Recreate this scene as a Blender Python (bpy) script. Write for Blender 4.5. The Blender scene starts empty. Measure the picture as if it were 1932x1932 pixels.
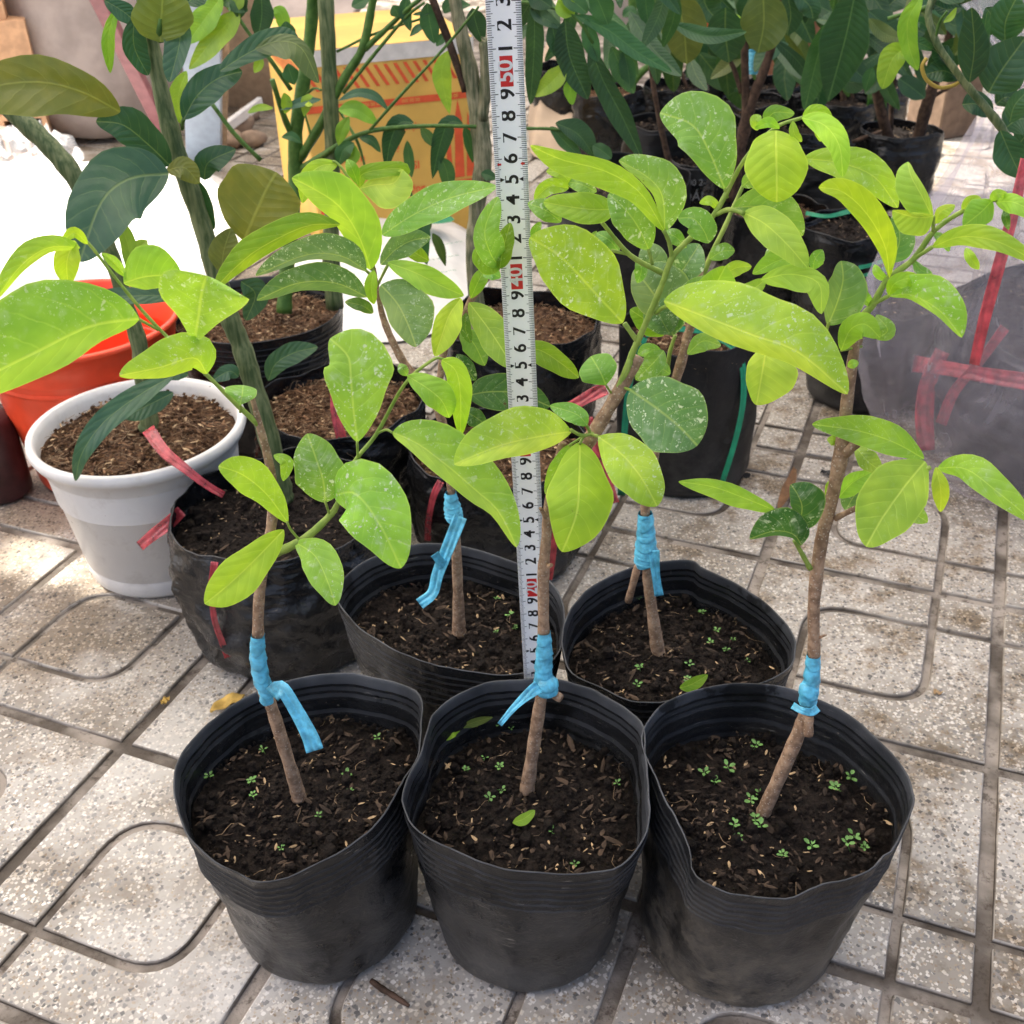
import bpy, bmesh, math, random
from mathutils import Vector, Matrix, noise
random.seed(7)
S = bpy.context.scene
COL = S.collection
K = 0.01                                   # everything is measured in centimetres, built in metres

# ---------------------------------------------------------------- camera
F_PX, PITCH, CAM_H, ROLL = 2089.0, math.radians(33.3), 61.1, math.radians(1.23)
fwd = Vector((0, math.cos(PITCH), -math.sin(PITCH)))
rt0 = Vector((1, 0, 0)); dn0 = Vector((0, -math.sin(PITCH), -math.cos(PITCH)))
rt = math.cos(ROLL) * rt0 + math.sin(ROLL) * dn0
dn = -math.sin(ROLL) * rt0 + math.cos(ROLL) * dn0
CAM = Vector((0, 0, CAM_H))
cd = bpy.data.cameras.new('camera'); cam = bpy.data.objects.new('camera', cd); COL.objects.link(cam)
m = Matrix.Identity(4)
for i in range(3):
    m[i][0] = rt[i]; m[i][1] = -dn[i]; m[i][2] = -fwd[i]; m[i][3] = CAM[i] * K
cam.matrix_world = m
cd.sensor_fit = 'HORIZONTAL'; cd.sensor_width = 36.0; cd.lens = 36.0 * F_PX / 1932.0
cd.clip_start = 0.02; cd.clip_end = 200.0
S.camera = cam
cd.dof.use_dof = True; cd.dof.focus_distance = 0.57; cd.dof.aperture_fstop = 26.0

# ---------------------------------------------------------------- light
SUN_EL, SUN_AZ = math.radians(56), math.radians(-72)      # azimuth from +Y (away from the camera), negative = left
W = bpy.data.worlds.new('World'); S.world = W; W.use_nodes = True
wn = W.node_tree.nodes; wl_ = W.node_tree.links
for n in list(wn): wn.remove(n)
sky = wn.new('ShaderNodeTexSky'); sky.sky_type = 'NISHITA'; sky.sun_disc = False
sky.sun_elevation = SUN_EL; sky.sun_rotation = SUN_AZ; sky.air_density = 0.7; sky.dust_density = 7.0; sky.ozone_density = 0.2
bg = wn.new('ShaderNodeBackground'); bg.inputs['Strength'].default_value = 0.15
wo = wn.new('ShaderNodeOutputWorld'); wl_.new(sky.outputs[0], bg.inputs[0]); wl_.new(bg.outputs[0], wo.inputs[0])
sd = bpy.data.lights.new('sun', 'SUN'); sd.energy = 5.0; sd.angle = math.radians(0.5); sd.color = (1.0, 0.95, 0.86)
so = bpy.data.objects.new('sun', sd); COL.objects.link(so)
SUN_DIR = Vector((math.sin(SUN_AZ) * math.cos(SUN_EL), math.cos(SUN_AZ) * math.cos(SUN_EL), math.sin(SUN_EL)))   # towards the sun
so.rotation_euler = SUN_DIR.to_track_quat('Z', 'Y').to_euler(); so.location = SUN_DIR * 5
S.view_settings.view_transform = 'Standard'; S.view_settings.look = 'None'
S.view_settings.gamma = 1.0; S.view_settings.use_curve_mapping = False
S.view_settings.exposure = 1.45
S.cycles.max_bounces = 10; S.cycles.transparent_max_bounces = 16
S.cycles.use_denoising = True

# ---------------------------------------------------------------- placing by view rays (cm)
def ray(x, y): return fwd + (x - 966) / F_PX * rt + (y - 966) / F_PX * dn
def at(x, y, d):                            # the point seen there at horizontal distance d
    r = ray(x, y); return CAM + r * (d / r.y)
def onz(x, y, t=0.0):                       # the point seen there at height t
    r = ray(x, y); return CAM + r * ((t - CAM_H) / r.z)
def depth(p): return (p - CAM).dot(fwd)
ZS = 900 / 1932 / (2560 / 1932)
REG = {'A': (0, 0), 'B': (626.4, 0), 'C': (1252.8, 0), 'D': (0, 626.4), 'E': (626.4, 626.4), 'F': (1252.8, 626.4),
       'G': (0, 1252.8), 'H': (626.4, 1252.8), 'I': (1252.8, 1252.8)}
def q(r, x, y): o = REG[r]; return (o[0] + x * ZS, o[1] + y * ZS)

# ---------------------------------------------------------------- object helpers
def tag(o, label, cat, group=None, kind=None):
    if label: o['label'] = label
    if cat: o['category'] = cat
    if group: o['group'] = group
    if kind: o['kind'] = kind
    return o
def thing(name, base, label, cat, group=None):
    o = bpy.data.objects.new(name, None); COL.objects.link(o); o.location = base * K
    o.empty_display_size = 0.02
    return tag(o, label, cat, group)
def org(o):                                 # world origin (cm) of a thing or part
    p = Vector((0, 0, 0))
    while o is not None: p += o.location; o = o.parent
    return p / K
def mesh(name, verts, faces, mat, parent=None, smooth=True, uv=None, mats=None, fm=None):
    """verts in cm, world; linked as one object under parent"""
    o0 = org(parent) if parent is not None else Vector((0, 0, 0))
    me = bpy.data.meshes.new(name)
    me.from_pydata([((v[0] - o0.x) * K, (v[1] - o0.y) * K, (v[2] - o0.z) * K) for v in verts], [], faces)
    for mm in (mats or [mat]): me.materials.append(mm)
    if fm: me.polygons.foreach_set('material_index', fm)
    if smooth: me.polygons.foreach_set('use_smooth', [True] * len(me.polygons))
    if uv:
        l = me.uv_layers.new(name='UVMap'); fl = []
        for p in me.polygons:
            for vi in p.vertices: fl += uv[vi]
        l.data.foreach_set('uv', fl)
    me.update()
    o = bpy.data.objects.new(name, me); COL.objects.link(o)
    if parent is not None: o.parent = parent
    return o
def ground_thing(o, base):                  # moves a lone mesh's origin to its base
    b = base * K
    for v in o.data.vertices: v.co -= b
    o.location = b; return o
class MB:
    def __init__(s): s.v = []; s.f = []
    def add(s, v, f):
        n = len(s.v); s.v += [tuple(x) for x in v]; s.f += [tuple(i + n for i in g) for g in f]
    def box(s, c, ax, ay, az):              # centre, three half-axis vectors
        v = [c + ax * i + ay * j + az * k for i in (-1, 1) for j in (-1, 1) for k in (-1, 1)]
        s.add(v, [(0, 1, 3, 2), (4, 6, 7, 5), (0, 4, 5, 1), (2, 3, 7, 6), (0, 2, 6, 4), (1, 5, 7, 3)])
    def tube(s, pts, rad, n=9, cap=True):
        rings = []; up = Vector((0.3, -1, 0.2))
        for i, p in enumerate(pts):
            t = (pts[min(i + 1, len(pts) - 1)] - pts[max(i - 1, 0)]).normalized()
            a = t.cross(up).normalized(); b = t.cross(a).normalized()
            rings.append([p + (a * math.cos(2 * math.pi * k / n) + b * math.sin(2 * math.pi * k / n)) * rad[i] for k in range(n)])
        v = [x for r in rings for x in r]; f = []
        for i in range(len(pts) - 1):
            for k in range(n):
                f.append((i * n + k, i * n + (k + 1) % n, (i + 1) * n + (k + 1) % n, (i + 1) * n + k))
        if cap: f.append(tuple(range(n - 1, -1, -1))); f.append(tuple((len(pts) - 1) * n + k for k in range(n)))
        s.add(v, f)
    def obj(s, name, mat, parent=None, smooth=True): return mesh(name, s.v, s.f, mat, parent, smooth)
def spline(pts, n):
    """Catmull-Rom through points (any Vector), n+1 samples"""
    P = [pts[0] * 2 - pts[1]] + list(pts) + [pts[-1] * 2 - pts[-2]]; out = []
    for i in range(n + 1):
        u = i / n * (len(pts) - 1); k = min(int(u), len(pts) - 2); t = u - k
        a, b, c, d = P[k], P[k + 1], P[k + 2], P[k + 3]
        out.append(0.5 * ((2 * b) + (c - a) * t + (2 * a - 5 * b + 4 * c - d) * t * t + (3 * b - a - 3 * c + d) * t ** 3))
    return out

# ---------------------------------------------------------------- materials
class N:
    def __init__(s, name):
        s.m = bpy.data.materials.new(name); s.m.use_nodes = True; s.t = s.m.node_tree
        for n in list(s.t.nodes): s.t.nodes.remove(n)
        s.out = s.t.nodes.new('ShaderNodeOutputMaterial')
    def n(s, typ, _in=None, **kw):
        x = s.t.nodes.new('ShaderNode' + typ)
        for k, v in kw.items(): setattr(x, k, v)
        for k, v in (_in or {}).items():
            if isinstance(v, bpy.types.NodeSocket): s.t.links.new(v, x.inputs[k])
            else: x.inputs[k].default_value = v
        return x
    def math(s, op, a, b=0.0, c=0.0, clamp=False):
        x = s.n('Math', {0: a, 1: b, 2: c}, operation=op); x.use_clamp = clamp; return x.outputs[0]
    def mix(s, f, a, b, blend='MIX'):
        x = s.n('Mix', data_type='RGBA', blend_type=blend)
        for k, v in ((0, f), (6, a), (7, b)):
            if isinstance(v, bpy.types.NodeSocket): s.t.links.new(v, x.inputs[k])
            else: x.inputs[k].default_value = v if k == 0 else (tuple(v) + (1,))[:4]
        return x.outputs[2]
    def ramp(s, f, lo, hi):                 # smooth 0..1 between lo and hi
        x = s.n('MapRange', {0: f, 1: lo, 2: hi}, interpolation_type='SMOOTHSTEP'); return x.outputs[0]
    def noise(s, vec, scale, detail=3.0, rough=0.55):
        return s.n('TexNoise', {'Vector': vec, 'Scale': scale, 'Detail': detail, 'Roughness': rough}).outputs[0]
    def pos(s): return s.n('NewGeometry').outputs['Position']
    def obj(s): return s.n('TexCoord').outputs['Object']
    def bsdf(s, col, rough=0.5, spec=0.5, bump=None, bstr=0.3, bdist=0.001, **kw):
        d = {'Base Color': col if isinstance(col, bpy.types.NodeSocket) else tuple(col) + (1,), 'Roughness': rough, 'Specular IOR Level': spec}
        d.update(kw)
        p = s.n('BsdfPrincipled', d)
        if bump is not None:
            b = s.n('Bump', {'Height': bump, 'Strength': bstr, 'Distance': bdist}); s.t.links.new(b.outputs[0], p.inputs['Normal'])
        return p.outputs[0]
    def done(s, sh): s.t.links.new(sh, s.out.inputs[0]); return s.m

def mat_leaf(name, rough, spec, spots, lat, trans, vein_col, vein_mix):
    n = N(name); oi = n.n('ObjectInfo'); tc = n.n('TexCoord'); geo = n.n('NewGeometry')
    sep = n.n('SeparateXYZ', {0: tc.outputs['UV']}); u, v = sep.outputs[0], sep.outputs[1]
    av = n.math('ABSOLUTE', n.math('SUBTRACT', v, 0.5)); av = n.math('MULTIPLY', av, 2.0)     # 0 midrib, 1 widest edge
    ob = tc.outputs['Object']
    low = n.noise(ob, 60.0, 2.0); wob = n.math('MULTIPLY', n.math('SUBTRACT', n.noise(ob, 130.0, 2.0), 0.5), 0.35)
    s1 = n.math('FRACT', n.math('ADD', n.math('SUBTRACT', n.math('MULTIPLY', u, lat), n.math('MULTIPLY', n.math('POWER', av, 1.25), 1.9)), wob))
    dv = n.math('ABSOLUTE', n.math('SUBTRACT', s1, 0.5))
    latv = n.math('SUBTRACT', 1.0, n.ramp(dv, 0.015, 0.065))
    latv = n.math('MULTIPLY', latv, n.math('SUBTRACT', 1.0, n.ramp(av, 0.45, 0.95)))
    mid = n.math('SUBTRACT', 1.0, n.ramp(av, 0.012, 0.05))
    fine = n.n('TexVoronoi', {'Vector': ob, 'Scale': 620.0}, feature='DISTANCE_TO_EDGE').outputs[0]
    fin = n.math('MULTIPLY', n.math('SUBTRACT', 1.0, n.ramp(fine, 0.0, 0.12)), 0.25)
    vein = n.math('MAXIMUM', mid, n.math('MULTIPLY', latv, 0.36))
    base = n.mix(n.ramp(low, 0.3, 0.75), n.mix(1.0, oi.outputs['Color'], (0.82, 0.86, 0.8), 'MULTIPLY'), n.mix(1.0, oi.outputs['Color'], (1.18, 1.1, 1.0), 'MULTIPLY'))
    back = n.mix(0.45, base, n.mix(1.0, base, (1.9, 1.45, 1.6), 'MULTIPLY'))
    pale = n.n('Attribute', attribute_name='underside').outputs['Fac']
    bk = n.math('MAXIMUM', geo.outputs['Backfacing'], pale)
    c = n.mix(bk, base, back)
    c = n.mix(n.math('MULTIPLY', vein, vein_mix), c, n.mix(0.5, n.mix(1.0, c, (2.0, 1.7, 1.5), 'MULTIPLY'), vein_col))
    edge = n.ramp(n.n('Attribute', attribute_name='margin').outputs['Fac'], 0.93, 1.0)
    c = n.mix(n.math('MULTIPLY', edge, 0.45 if spots else 0.2), c, n.mix(0.5, n.mix(1.0, c, (1.8, 1.6, 1.4), 'MULTIPLY'), vein_col))
    if spots:
        nz = n.n('TexNoise', {'Vector': ob, 'Scale': 380.0, 'Detail': 3.0}).outputs[1]
        wv = n.n('VectorMath', {0: n.n('VectorMath', {0: nz, 1: (0.006, 0.006, 0.006)}, operation='MULTIPLY').outputs[0], 1: ob}, operation='ADD').outputs[0]
        tot = None
        for sc, th, rnd in ((430.0, 0.40, 0.74), (900.0, 0.38, 0.70), (230.0, 0.32, 0.86)):
            vo = n.n('TexVoronoi', {'Vector': wv, 'Scale': sc})
            rv = n.n('SeparateColor', {0: vo.outputs['Color']}).outputs[0]
            size = n.math('MULTIPLY', n.ramp(rv, rnd - 0.15, 1.0), th)
            k = n.math('SUBTRACT', 1.0, n.ramp(n.math('SUBTRACT', vo.outputs['Distance'], size), -0.10, 0.05))
            k = n.math('MULTIPLY', k, n.math('GREATER_THAN', rv, rnd - 0.1))
            tot = k if tot is None else n.math('MAXIMUM', tot, k)
        patch = n.ramp(n.noise(ob, 50.0, 2.0), 0.34, 0.56)
        dens = n.math('MULTIPLY', n.math('MULTIPLY', tot, patch), oi.outputs['Alpha'])
        dens = n.math('MULTIPLY', dens, n.math('SUBTRACT', 1.0, bk))
        film = n.math('MULTIPLY', n.math('MULTIPLY', n.ramp(n.noise(ob, 190.0, 4.0), 0.5, 0.75), oi.outputs['Alpha']), n.math('MULTIPLY', 0.36, n.math('SUBTRACT', 1.0, bk)))
        film = n.math('MULTIPLY', film, n.math('ADD', 0.7, n.math('MULTIPLY', latv, 1.2)), clamp=True)
        c = n.mix(film, c, (0.55, 0.66, 0.55)); c = n.mix(n.math('MULTIPLY', dens, 0.68), c, (0.68, 0.79, 0.64))
    lr = n.math('MULTIPLY', n.ramp(n.noise(ob, 95.0, 5.0, 0.7), 0.69, 0.73), n.math('GREATER_THAN', oi.outputs['Random'], 0.55))
    c = n.mix(n.math('MULTIPLY', lr, 0.85), c, (0.10, 0.055, 0.02))
    h = n.math('ADD', n.math('MULTIPLY', vein, -0.6), n.math('MULTIPLY', n.ramp(dv, 0.0, 0.5), 0.5))
    h = n.math('ADD', h, n.math('MULTIPLY', n.noise(ob, 500.0, 3.0), 0.25))
    p = n.bsdf(c, n.math('ADD', rough, n.math('MULTIPLY', low, 0.15)), spec, bump=h, bstr=0.28, bdist=0.0012)
    tr = n.n('BsdfTranslucent', {'Color': n.mix(1.0, c, (1.25, 1.25, 0.55), 'MULTIPLY')})
    mx = n.n('MixShader', {0: trans, 1: p, 2: tr.outputs[0]})
    return n.done(mx.outputs[0])
M = {}
M['leaf'] = mat_leaf('annona_leaf', 0.42, 0.34, True, 7.0, 0.44, (0.66, 0.74, 0.22), 0.55)
M['citrus'] = mat_leaf('citrus_leaf', 0.26, 0.5, False, 8.0, 0.22, (0.30, 0.38, 0.10), 0.55)
M['long'] = mat_leaf('lance_leaf', 0.30, 0.45, False, 17.0, 0.22, (0.22, 0.36, 0.12), 0.45)

def mat_stem(name, c1, c2, sc=260.0, rough=0.75, lent=0.0, ridge=False):
    n = N(name); ob = n.obj()
    a = n.noise(ob, sc, 4.0); b = n.noise(ob, 55.0, 2.0)
    if ridge:
        mp = n.n('Mapping', {0: ob, 3: (380, 380, 26)}); a = n.noise(mp.outputs[0], 1.0, 4.0, 0.6)
    c = n.mix(n.ramp(n.math('ADD', n.math('MULTIPLY', a, 0.65), n.math('MULTIPLY', b, 0.35)), 0.36, 0.66), c1, c2)
    if lent:
        vo = n.n('TexVoronoi', {'Vector': ob, 'Scale': 520.0})
        c = n.mix(n.math('MULTIPLY', n.math('LESS_THAN', vo.outputs[0], 0.24), lent), c, (0.45, 0.38, 0.30))
    return n.done(n.bsdf(c, rough, 0.3, bump=a, bstr=0.35, bdist=0.0008))
M['bark'] = mat_stem('sapling_bark', (0.19, 0.115, 0.07), (0.42, 0.28, 0.18), lent=0.7)
M['shoot'] = mat_stem('green_shoot', (0.20, 0.30, 0.05), (0.33, 0.42, 0.09), 150.0, 0.5)
M['gstem'] = mat_stem('citrus_stem', (0.05, 0.085, 0.028), (0.19, 0.22, 0.10), 200.0, 0.5, ridge=True)
M['ridged'] = mat_stem('ridged_stem', (0.07, 0.09, 0.04), (0.34, 0.31, 0.19), 200.0, 0.7, ridge=True)
M['dbark'] = mat_stem('dark_bark', (0.035, 0.02, 0.012), (0.10, 0.06, 0.04), 160.0, 0.8)
M['twig'] = mat_stem('green_twig', (0.05, 0.12, 0.02), (0.10, 0.20, 0.04), 150.0, 0.5)

def mat_terrazzo():
    n = N('terrazzo'); p = n.pos()
    cement = n.mix(n.ramp(n.noise(p, 9.0, 4.0), 0.32, 0.7), (0.265, 0.24, 0.205), (0.47, 0.445, 0.41))
    cement = n.mix(n.math('MULTIPLY', n.ramp(n.noise(p, 260.0, 3.0), 0.4, 0.8), 0.3), cement, (0.24, 0.21, 0.17))
    nz = n.n('TexNoise', {'Vector': p, 'Scale': 330.0, 'Detail': 2.0}).outputs[1]
    wv = n.n('VectorMath', {0: n.n('VectorMath', {0: nz, 1: (0.0026, 0.0026, 0.0026)}, operation='MULTIPLY').outputs[0], 1: p}, operation='ADD').outputs[0]
    c = cement; chips = None
    for sc, lo, col, th in ((270.0, 0.70, 'w', 0.40), (370.0, 0.66, 'w', 0.40), (235.0, 0.80, 'k', 0.36), (340.0, 0.84, 'k', 0.42), (480.0, 0.80, 'b', 0.4)):
        off = n.n('VectorMath', {0: wv, 1: (sc * 0.013, sc * 0.031, 0.0)}, operation='ADD').outputs[0]
        vo = n.n('TexVoronoi', {'Vector': off, 'Scale': sc}, distance='MINKOWSKI', voronoi_dimensions='2D'); vo.inputs['Exponent'].default_value = 1.3
        sp = n.n('SeparateColor', {0: vo.outputs['Color']})
        size = n.math('ADD', 0.2, n.math('MULTIPLY', sp.outputs[1], th))
        k = n.math('MULTIPLY', n.math('SUBTRACT', 1.0, n.ramp(n.math('SUBTRACT', vo.outputs[0], size), -0.04, 0.02)), n.math('GREATER_THAN', sp.outputs[0], lo))
        if col == 'w': cc = n.mix(sp.outputs[2], (0.52, 0.47, 0.39), (0.72, 0.69, 0.64))
        elif col == 'k': cc = n.mix(sp.outputs[2], (0.07, 0.07, 0.072), (0.26, 0.25, 0.24))
        else: cc = n.mix(sp.outputs[2], (0.20, 0.15, 0.10), (0.42, 0.34, 0.25))
        c = n.mix(n.math('MULTIPLY', k, 0.9), c, cc); chips = k if chips is None else n.math('MAXIMUM', chips, k)
    # trodden-in dirt: brown patches, stronger to the right where the tiles are unwashed
    sx = n.n('SeparateXYZ', {0: p})
    d1 = n.ramp(n.noise(p, 13.0, 6.0, 0.7), 0.47, 0.62)
    d2 = n.ramp(n.noise(p, 42.0, 6.0, 0.72), 0.56, 0.70)
    right = n.ramp(n.noise(p, 4.0, 2.0), 0.3, 0.7)
    near = n.ramp(sx.outputs[0], -0.1, 0.3)
    dirt = n.math('ADD', n.math('MULTIPLY', d1, n.math('ADD', 0.45, n.math('MULTIPLY', near, 0.4))), n.math('MULTIPLY', d2, 0.5), clamp=True)
    dirt = n.math('ADD', dirt, n.math('MULTIPLY', near, 0.16), clamp=True)
    film = n.math('MULTIPLY', n.math('MULTIPLY', n.ramp(sx.outputs[0], -0.22, -0.36), n.ramp(sx.outputs[1], 0.58, 0.72)), n.ramp(n.noise(p, 11.0, 4.0), 0.30, 0.55))  # brownish ground plus the shade by the white pot, put into the colour
    dirt = n.math('MAXIMUM', dirt, n.math('MULTIPLY', film, 0.85))  # from here dirt also carries the painted back-left shade
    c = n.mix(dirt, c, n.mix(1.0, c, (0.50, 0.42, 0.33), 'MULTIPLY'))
    d3 = n.ramp(n.noise(p, 75.0, 8.0, 0.75), 0.63, 0.69)
    c = n.mix(n.math('MULTIPLY', d3, 0.75), c, (0.07, 0.05, 0.035))
    wash = n.math('MULTIPLY', n.ramp(n.noise(p, 6.0, 3.0), 0.5, 0.68), n.math('MULTIPLY', n.math('SUBTRACT', 1.0, near), 0.4))
    c = n.mix(wash, c, (0.64, 0.62, 0.585))
    rg = n.math('ADD', 0.38, n.math('MULTIPLY', dirt, 0.4))
    return n.done(n.bsdf(c, rg, 0.4, bump=n.math('ADD', n.noise(p, 300.0, 4.0), n.math('MULTIPLY', chips, 0.25)), bstr=0.25, bdist=0.001))
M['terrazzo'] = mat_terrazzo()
def mat_groove():
    n = N('groove_dirt'); p = n.pos()
    c = n.mix(n.ramp(n.noise(p, 16.0, 4.0), 0.38, 0.64), (0.085, 0.07, 0.056), (0.32, 0.28, 0.24))
    c = n.mix(n.math('MULTIPLY', n.ramp(n.noise(p, 90.0, 7.0, 0.75), 0.5, 0.66), 0.8), c, (0.05, 0.036, 0.026))
    return n.done(n.bsdf(c, 0.8, 0.3, bump=n.noise(p, 350.0, 6.0), bstr=0.5, bdist=0.002))
M['groove'] = mat_groove()
def mat_edge():
    n = N('tile_edge'); p = n.pos()
    c = n.mix(n.ramp(n.noise(p, 22.0, 4.0), 0.35, 0.66), (0.20, 0.17, 0.14), (0.46, 0.42, 0.37))
    c = n.mix(n.math('MULTIPLY', n.ramp(n.noise(p, 110.0, 7.0, 0.75), 0.52, 0.66), 0.7), c, (0.06, 0.045, 0.03))
    zz = n.n('SeparateXYZ', {0: p}).outputs[2]
    lowz = n.math('SUBTRACT', 1.0, n.ramp(n.math('ADD', zz, n.math('MULTIPLY', n.math('SUBTRACT', n.noise(p, 60.0, 4.0), 0.5), 0.0022)), -0.0026, -0.0004))
    c = n.mix(n.math('MULTIPLY', lowz, n.ramp(n.noise(p, 3.2, 2.0), 0.62, 0.38)), c, (0.075, 0.06, 0.046))
    return n.done(n.bsdf(c, 0.7, 0.3, bump=n.noise(p, 350.0, 5.0), bstr=0.4, bdist=0.001))
M['edge'] = mat_edge()

def mat_blackplastic(name, base=0.016, rough=0.42, dirt=0.5, scratch=0.5, crinkle=0.0, mud=(0.15, 0.14, 0.125)):
    n = N(name); p = n.pos(); ob = n.obj(); z = n.n('SeparateXYZ', {0: p}).outputs[2]
    c = n.mix(n.ramp(n.noise(p, 25.0, 4.0), 0.35, 0.7), (base * 0.75, base * 0.8, base * 0.9), (base * 1.7, base * 1.8, base * 2.0))
    # dried mud towards the foot and dust caught on the ribs
    lowd = n.math('MULTIPLY', n.math('SUBTRACT', 1.0, n.ramp(z, 0.0, 0.13)), n.ramp(n.noise(p, 26.0, 6.0, 0.72), 0.36, 0.64))
    c = n.mix(n.math('MULTIPLY', lowd, dirt), c, mud)
    mp = n.n('Mapping', {0: p, 3: (60, 60, 900)})
    sc = n.math('MULTIPLY', n.ramp(n.noise(mp.outputs[0], 1.0, 5.0, 0.7), 0.60, 0.72), n.ramp(n.noise(p, 35.0, 3.0), 0.45, 0.62))
    c = n.mix(n.math('MULTIPLY', sc, scratch), c, (0.26, 0.24, 0.21))
    sp = n.ramp(n.noise(p, 420.0, 2.0), 0.72, 0.76)
    c = n.mix(n.math('MULTIPLY', sp, 0.5 * dirt + 0.1), c, (0.26, 0.23, 0.19))
    wet = n.ramp(n.noise(p, 18.0, 5.0, 0.65), 0.60, 0.63)
    c = n.mix(n.math('MULTIPLY', wet, 0.7), c, (0.004, 0.004, 0.004))
    rg = n.math('ADD', rough, n.math('MULTIPLY', lowd, 0.35))
    h = n.math('ADD', n.noise(p, 120.0, 4.0), n.math('MULTIPLY', n.noise(p, 900.0, 2.0), 0.2))
    if crinkle:
        w = n.n('TexNoise', {'Vector': p, 'Scale': 26.0, 'Detail': 4.0, 'Distortion': 1.6}).outputs[0]
        h = n.math('ADD', h, n.math('MULTIPLY', w, crinkle))
    return n.done(n.bsdf(c, rg, 0.42 if crinkle > 0.8 else 0.3, bump=h, bstr=0.45, bdist=0.003 if crinkle > .8 else 0.001))
M['pot'] = mat_blackplastic('black_pot_plastic', 0.009, 0.25, 0.42, 1.0, crinkle=0.9)
M['potmud'] = mat_blackplastic('muddy_pot_plastic', 0.011, 0.31, 0.9, 1.0, 0.9, mud=(0.17, 0.145, 0.11))
M['rib'] = mat_blackplastic('worn_rib_crest', 0.024, 0.45, 0.5, 1.3)
M['lip'] = mat_blackplastic('folded_rim_lip', 0.045, 0.38, 0.1, 0.5)  # lighter base paints in the sky reflected by the rim fold
M['bag'] = mat_blackplastic('black_bag_film', 0.008, 0.14, 0.12, 0.12, crinkle=2.5)
M['bagmatte'] = mat_blackplastic('black_bag_matte', 0.008, 0.36, 0.3, 0.2, crinkle=0.6)
def mat_soil(name, c1, c2, c3, fib):
    n = N(name); p = n.pos()
    a = n.noise(p, 230.0, 7.0, 0.7); b = n.noise(p, 28.0, 3.0)
    c = n.mix(n.ramp(a, 0.36, 0.66), c1, c2); c = n.mix(n.math('MULTIPLY', n.ramp(n.noise(p, 480.0, 5.0, 0.7), 0.55, 0.72), fib), c, c3)
    c = n.mix(n.math('MULTIPLY', n.ramp(b, 0.45, 0.7), 0.5), c, n.mix(1.0, c, (0.5, 0.48, 0.46), 'MULTIPLY'))
    return n.done(n.bsdf(c, 0.9, 0.2, bump=a, bstr=1.0, bdist=0.006))
M['soil'] = mat_soil('dark_potting_soil', (0.008, 0.006, 0.005), (0.030, 0.021, 0.016), (0.075, 0.05, 0.035), 0.35)
M['coir'] = mat_soil('coir_soil', (0.04, 0.02, 0.011), (0.17, 0.088, 0.042), (0.40, 0.25, 0.13), 0.7)
def plain(name, col, rough=0.5, spec=0.4, var=0.2, sc=60.0, bump=0.2, **kw):
    n = N(name); ob = n.obj(); a = n.noise(ob, sc, 4.0)
    c = n.mix(n.ramp(a, 0.3, 0.7), [x * (1 - var) for x in col], [min(1, x * (1 + var)) for x in col])
    return n.done(n.bsdf(c, rough, spec, bump=n.noise(ob, sc * 5, 4.0), bstr=bump, bdist=0.001, **kw))
M['husk'] = plain('rice_husk', (0.42, 0.29, 0.16), 0.7, var=0.45, sc=90.0)
M['chipdark'] = plain('bark_chip', (0.055, 0.035, 0.022), 0.85, var=0.6, sc=70.0)
M['root'] = plain('root_fibre', (0.32, 0.22, 0.13), 0.8, var=0.4, sc=60.0)
M['bluetape'] = plain('blue_graft_tape', (0.11, 0.47, 0.66), 0.28, 0.5, 0.3, 190.0, 0.35)
M['reddull'] = plain('dull_red_ribbon', (0.34, 0.03, 0.04), 0.35, 0.4, 0.4, 90.0, 0.3)
M['redfilm'] = plain('red_ribbon_film', (0.56, 0.07, 0.085), 0.2, 0.6, 0.4, 90.0, 0.35, Alpha=0.72)
M['greenstrap'] = plain('green_strap', (0.01, 0.26, 0.13), 0.35, 0.5, 0.2)
def mat_whitepot():
    n = N('white_pot_plastic'); p = n.pos()
    c = n.mix(n.ramp(n.noise(p, 20.0, 3.0), 0.3, 0.7), (0.72, 0.70, 0.66), (0.79, 0.77, 0.73))
    c = n.mix(n.math('MULTIPLY', n.ramp(n.noise(p, 260.0, 3.0, 0.6), 0.70, 0.74), n.ramp(n.noise(p, 22.0, 2.0), 0.45, 0.6)), c, (0.10, 0.07, 0.05))
    c = n.mix(n.math('MULTIPLY', n.ramp(n.noise(p, 40.0, 5.0, 0.7), 0.5, 0.75), 0.35), c, (0.40, 0.36, 0.30))
    return n.done(n.bsdf(c, 0.36, 0.45, bump=n.noise(p, 200.0, 3.0), bstr=0.06, bdist=0.001))
M['whiteplastic'] = mat_whitepot()
M['orange'] = plain('orange_bucket_plastic', (0.90, 0.085, 0.03), 0.3, 0.5, 0.10, 25.0, 0.05)
M['steel'] = plain('white_tape_steel', (0.93, 0.93, 0.93), 0.4, 0.3, 0.02, 30.0, 0.0)
M['ink'] = plain('black_ink', (0.015, 0.015, 0.016), 0.4, 0.4, 0.1)
M['redink'] = plain('red_ink', (0.62, 0.03, 0.03), 0.4, 0.4, 0.1)
M['whiteink'] = plain('white_ink', (0.75, 0.75, 0.75), 0.5, 0.3, 0.1)
M['greenink'] = plain('green_ink', (0.03, 0.22, 0.12), 0.5, 0.3, 0.1)
M['sprout'] = plain('seedling_green', (0.13, 0.27, 0.07), 0.5, 0.3, 0.3, 120.0)
M['carton'] = plain('yellow_carton', (0.66, 0.40, 0.09), 0.6, 0.3, 0.13, 9.0, 0.1)
M['cartonside'] = M['carton']
M['cartonred'] = plain('carton_red_print', (0.66, 0.10, 0.035), 0.6, 0.3, 0.1)
M['packtape'] = plain('white_packing_tape', (0.66, 0.63, 0.58), 0.35, 0.5, 0.1)
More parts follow.
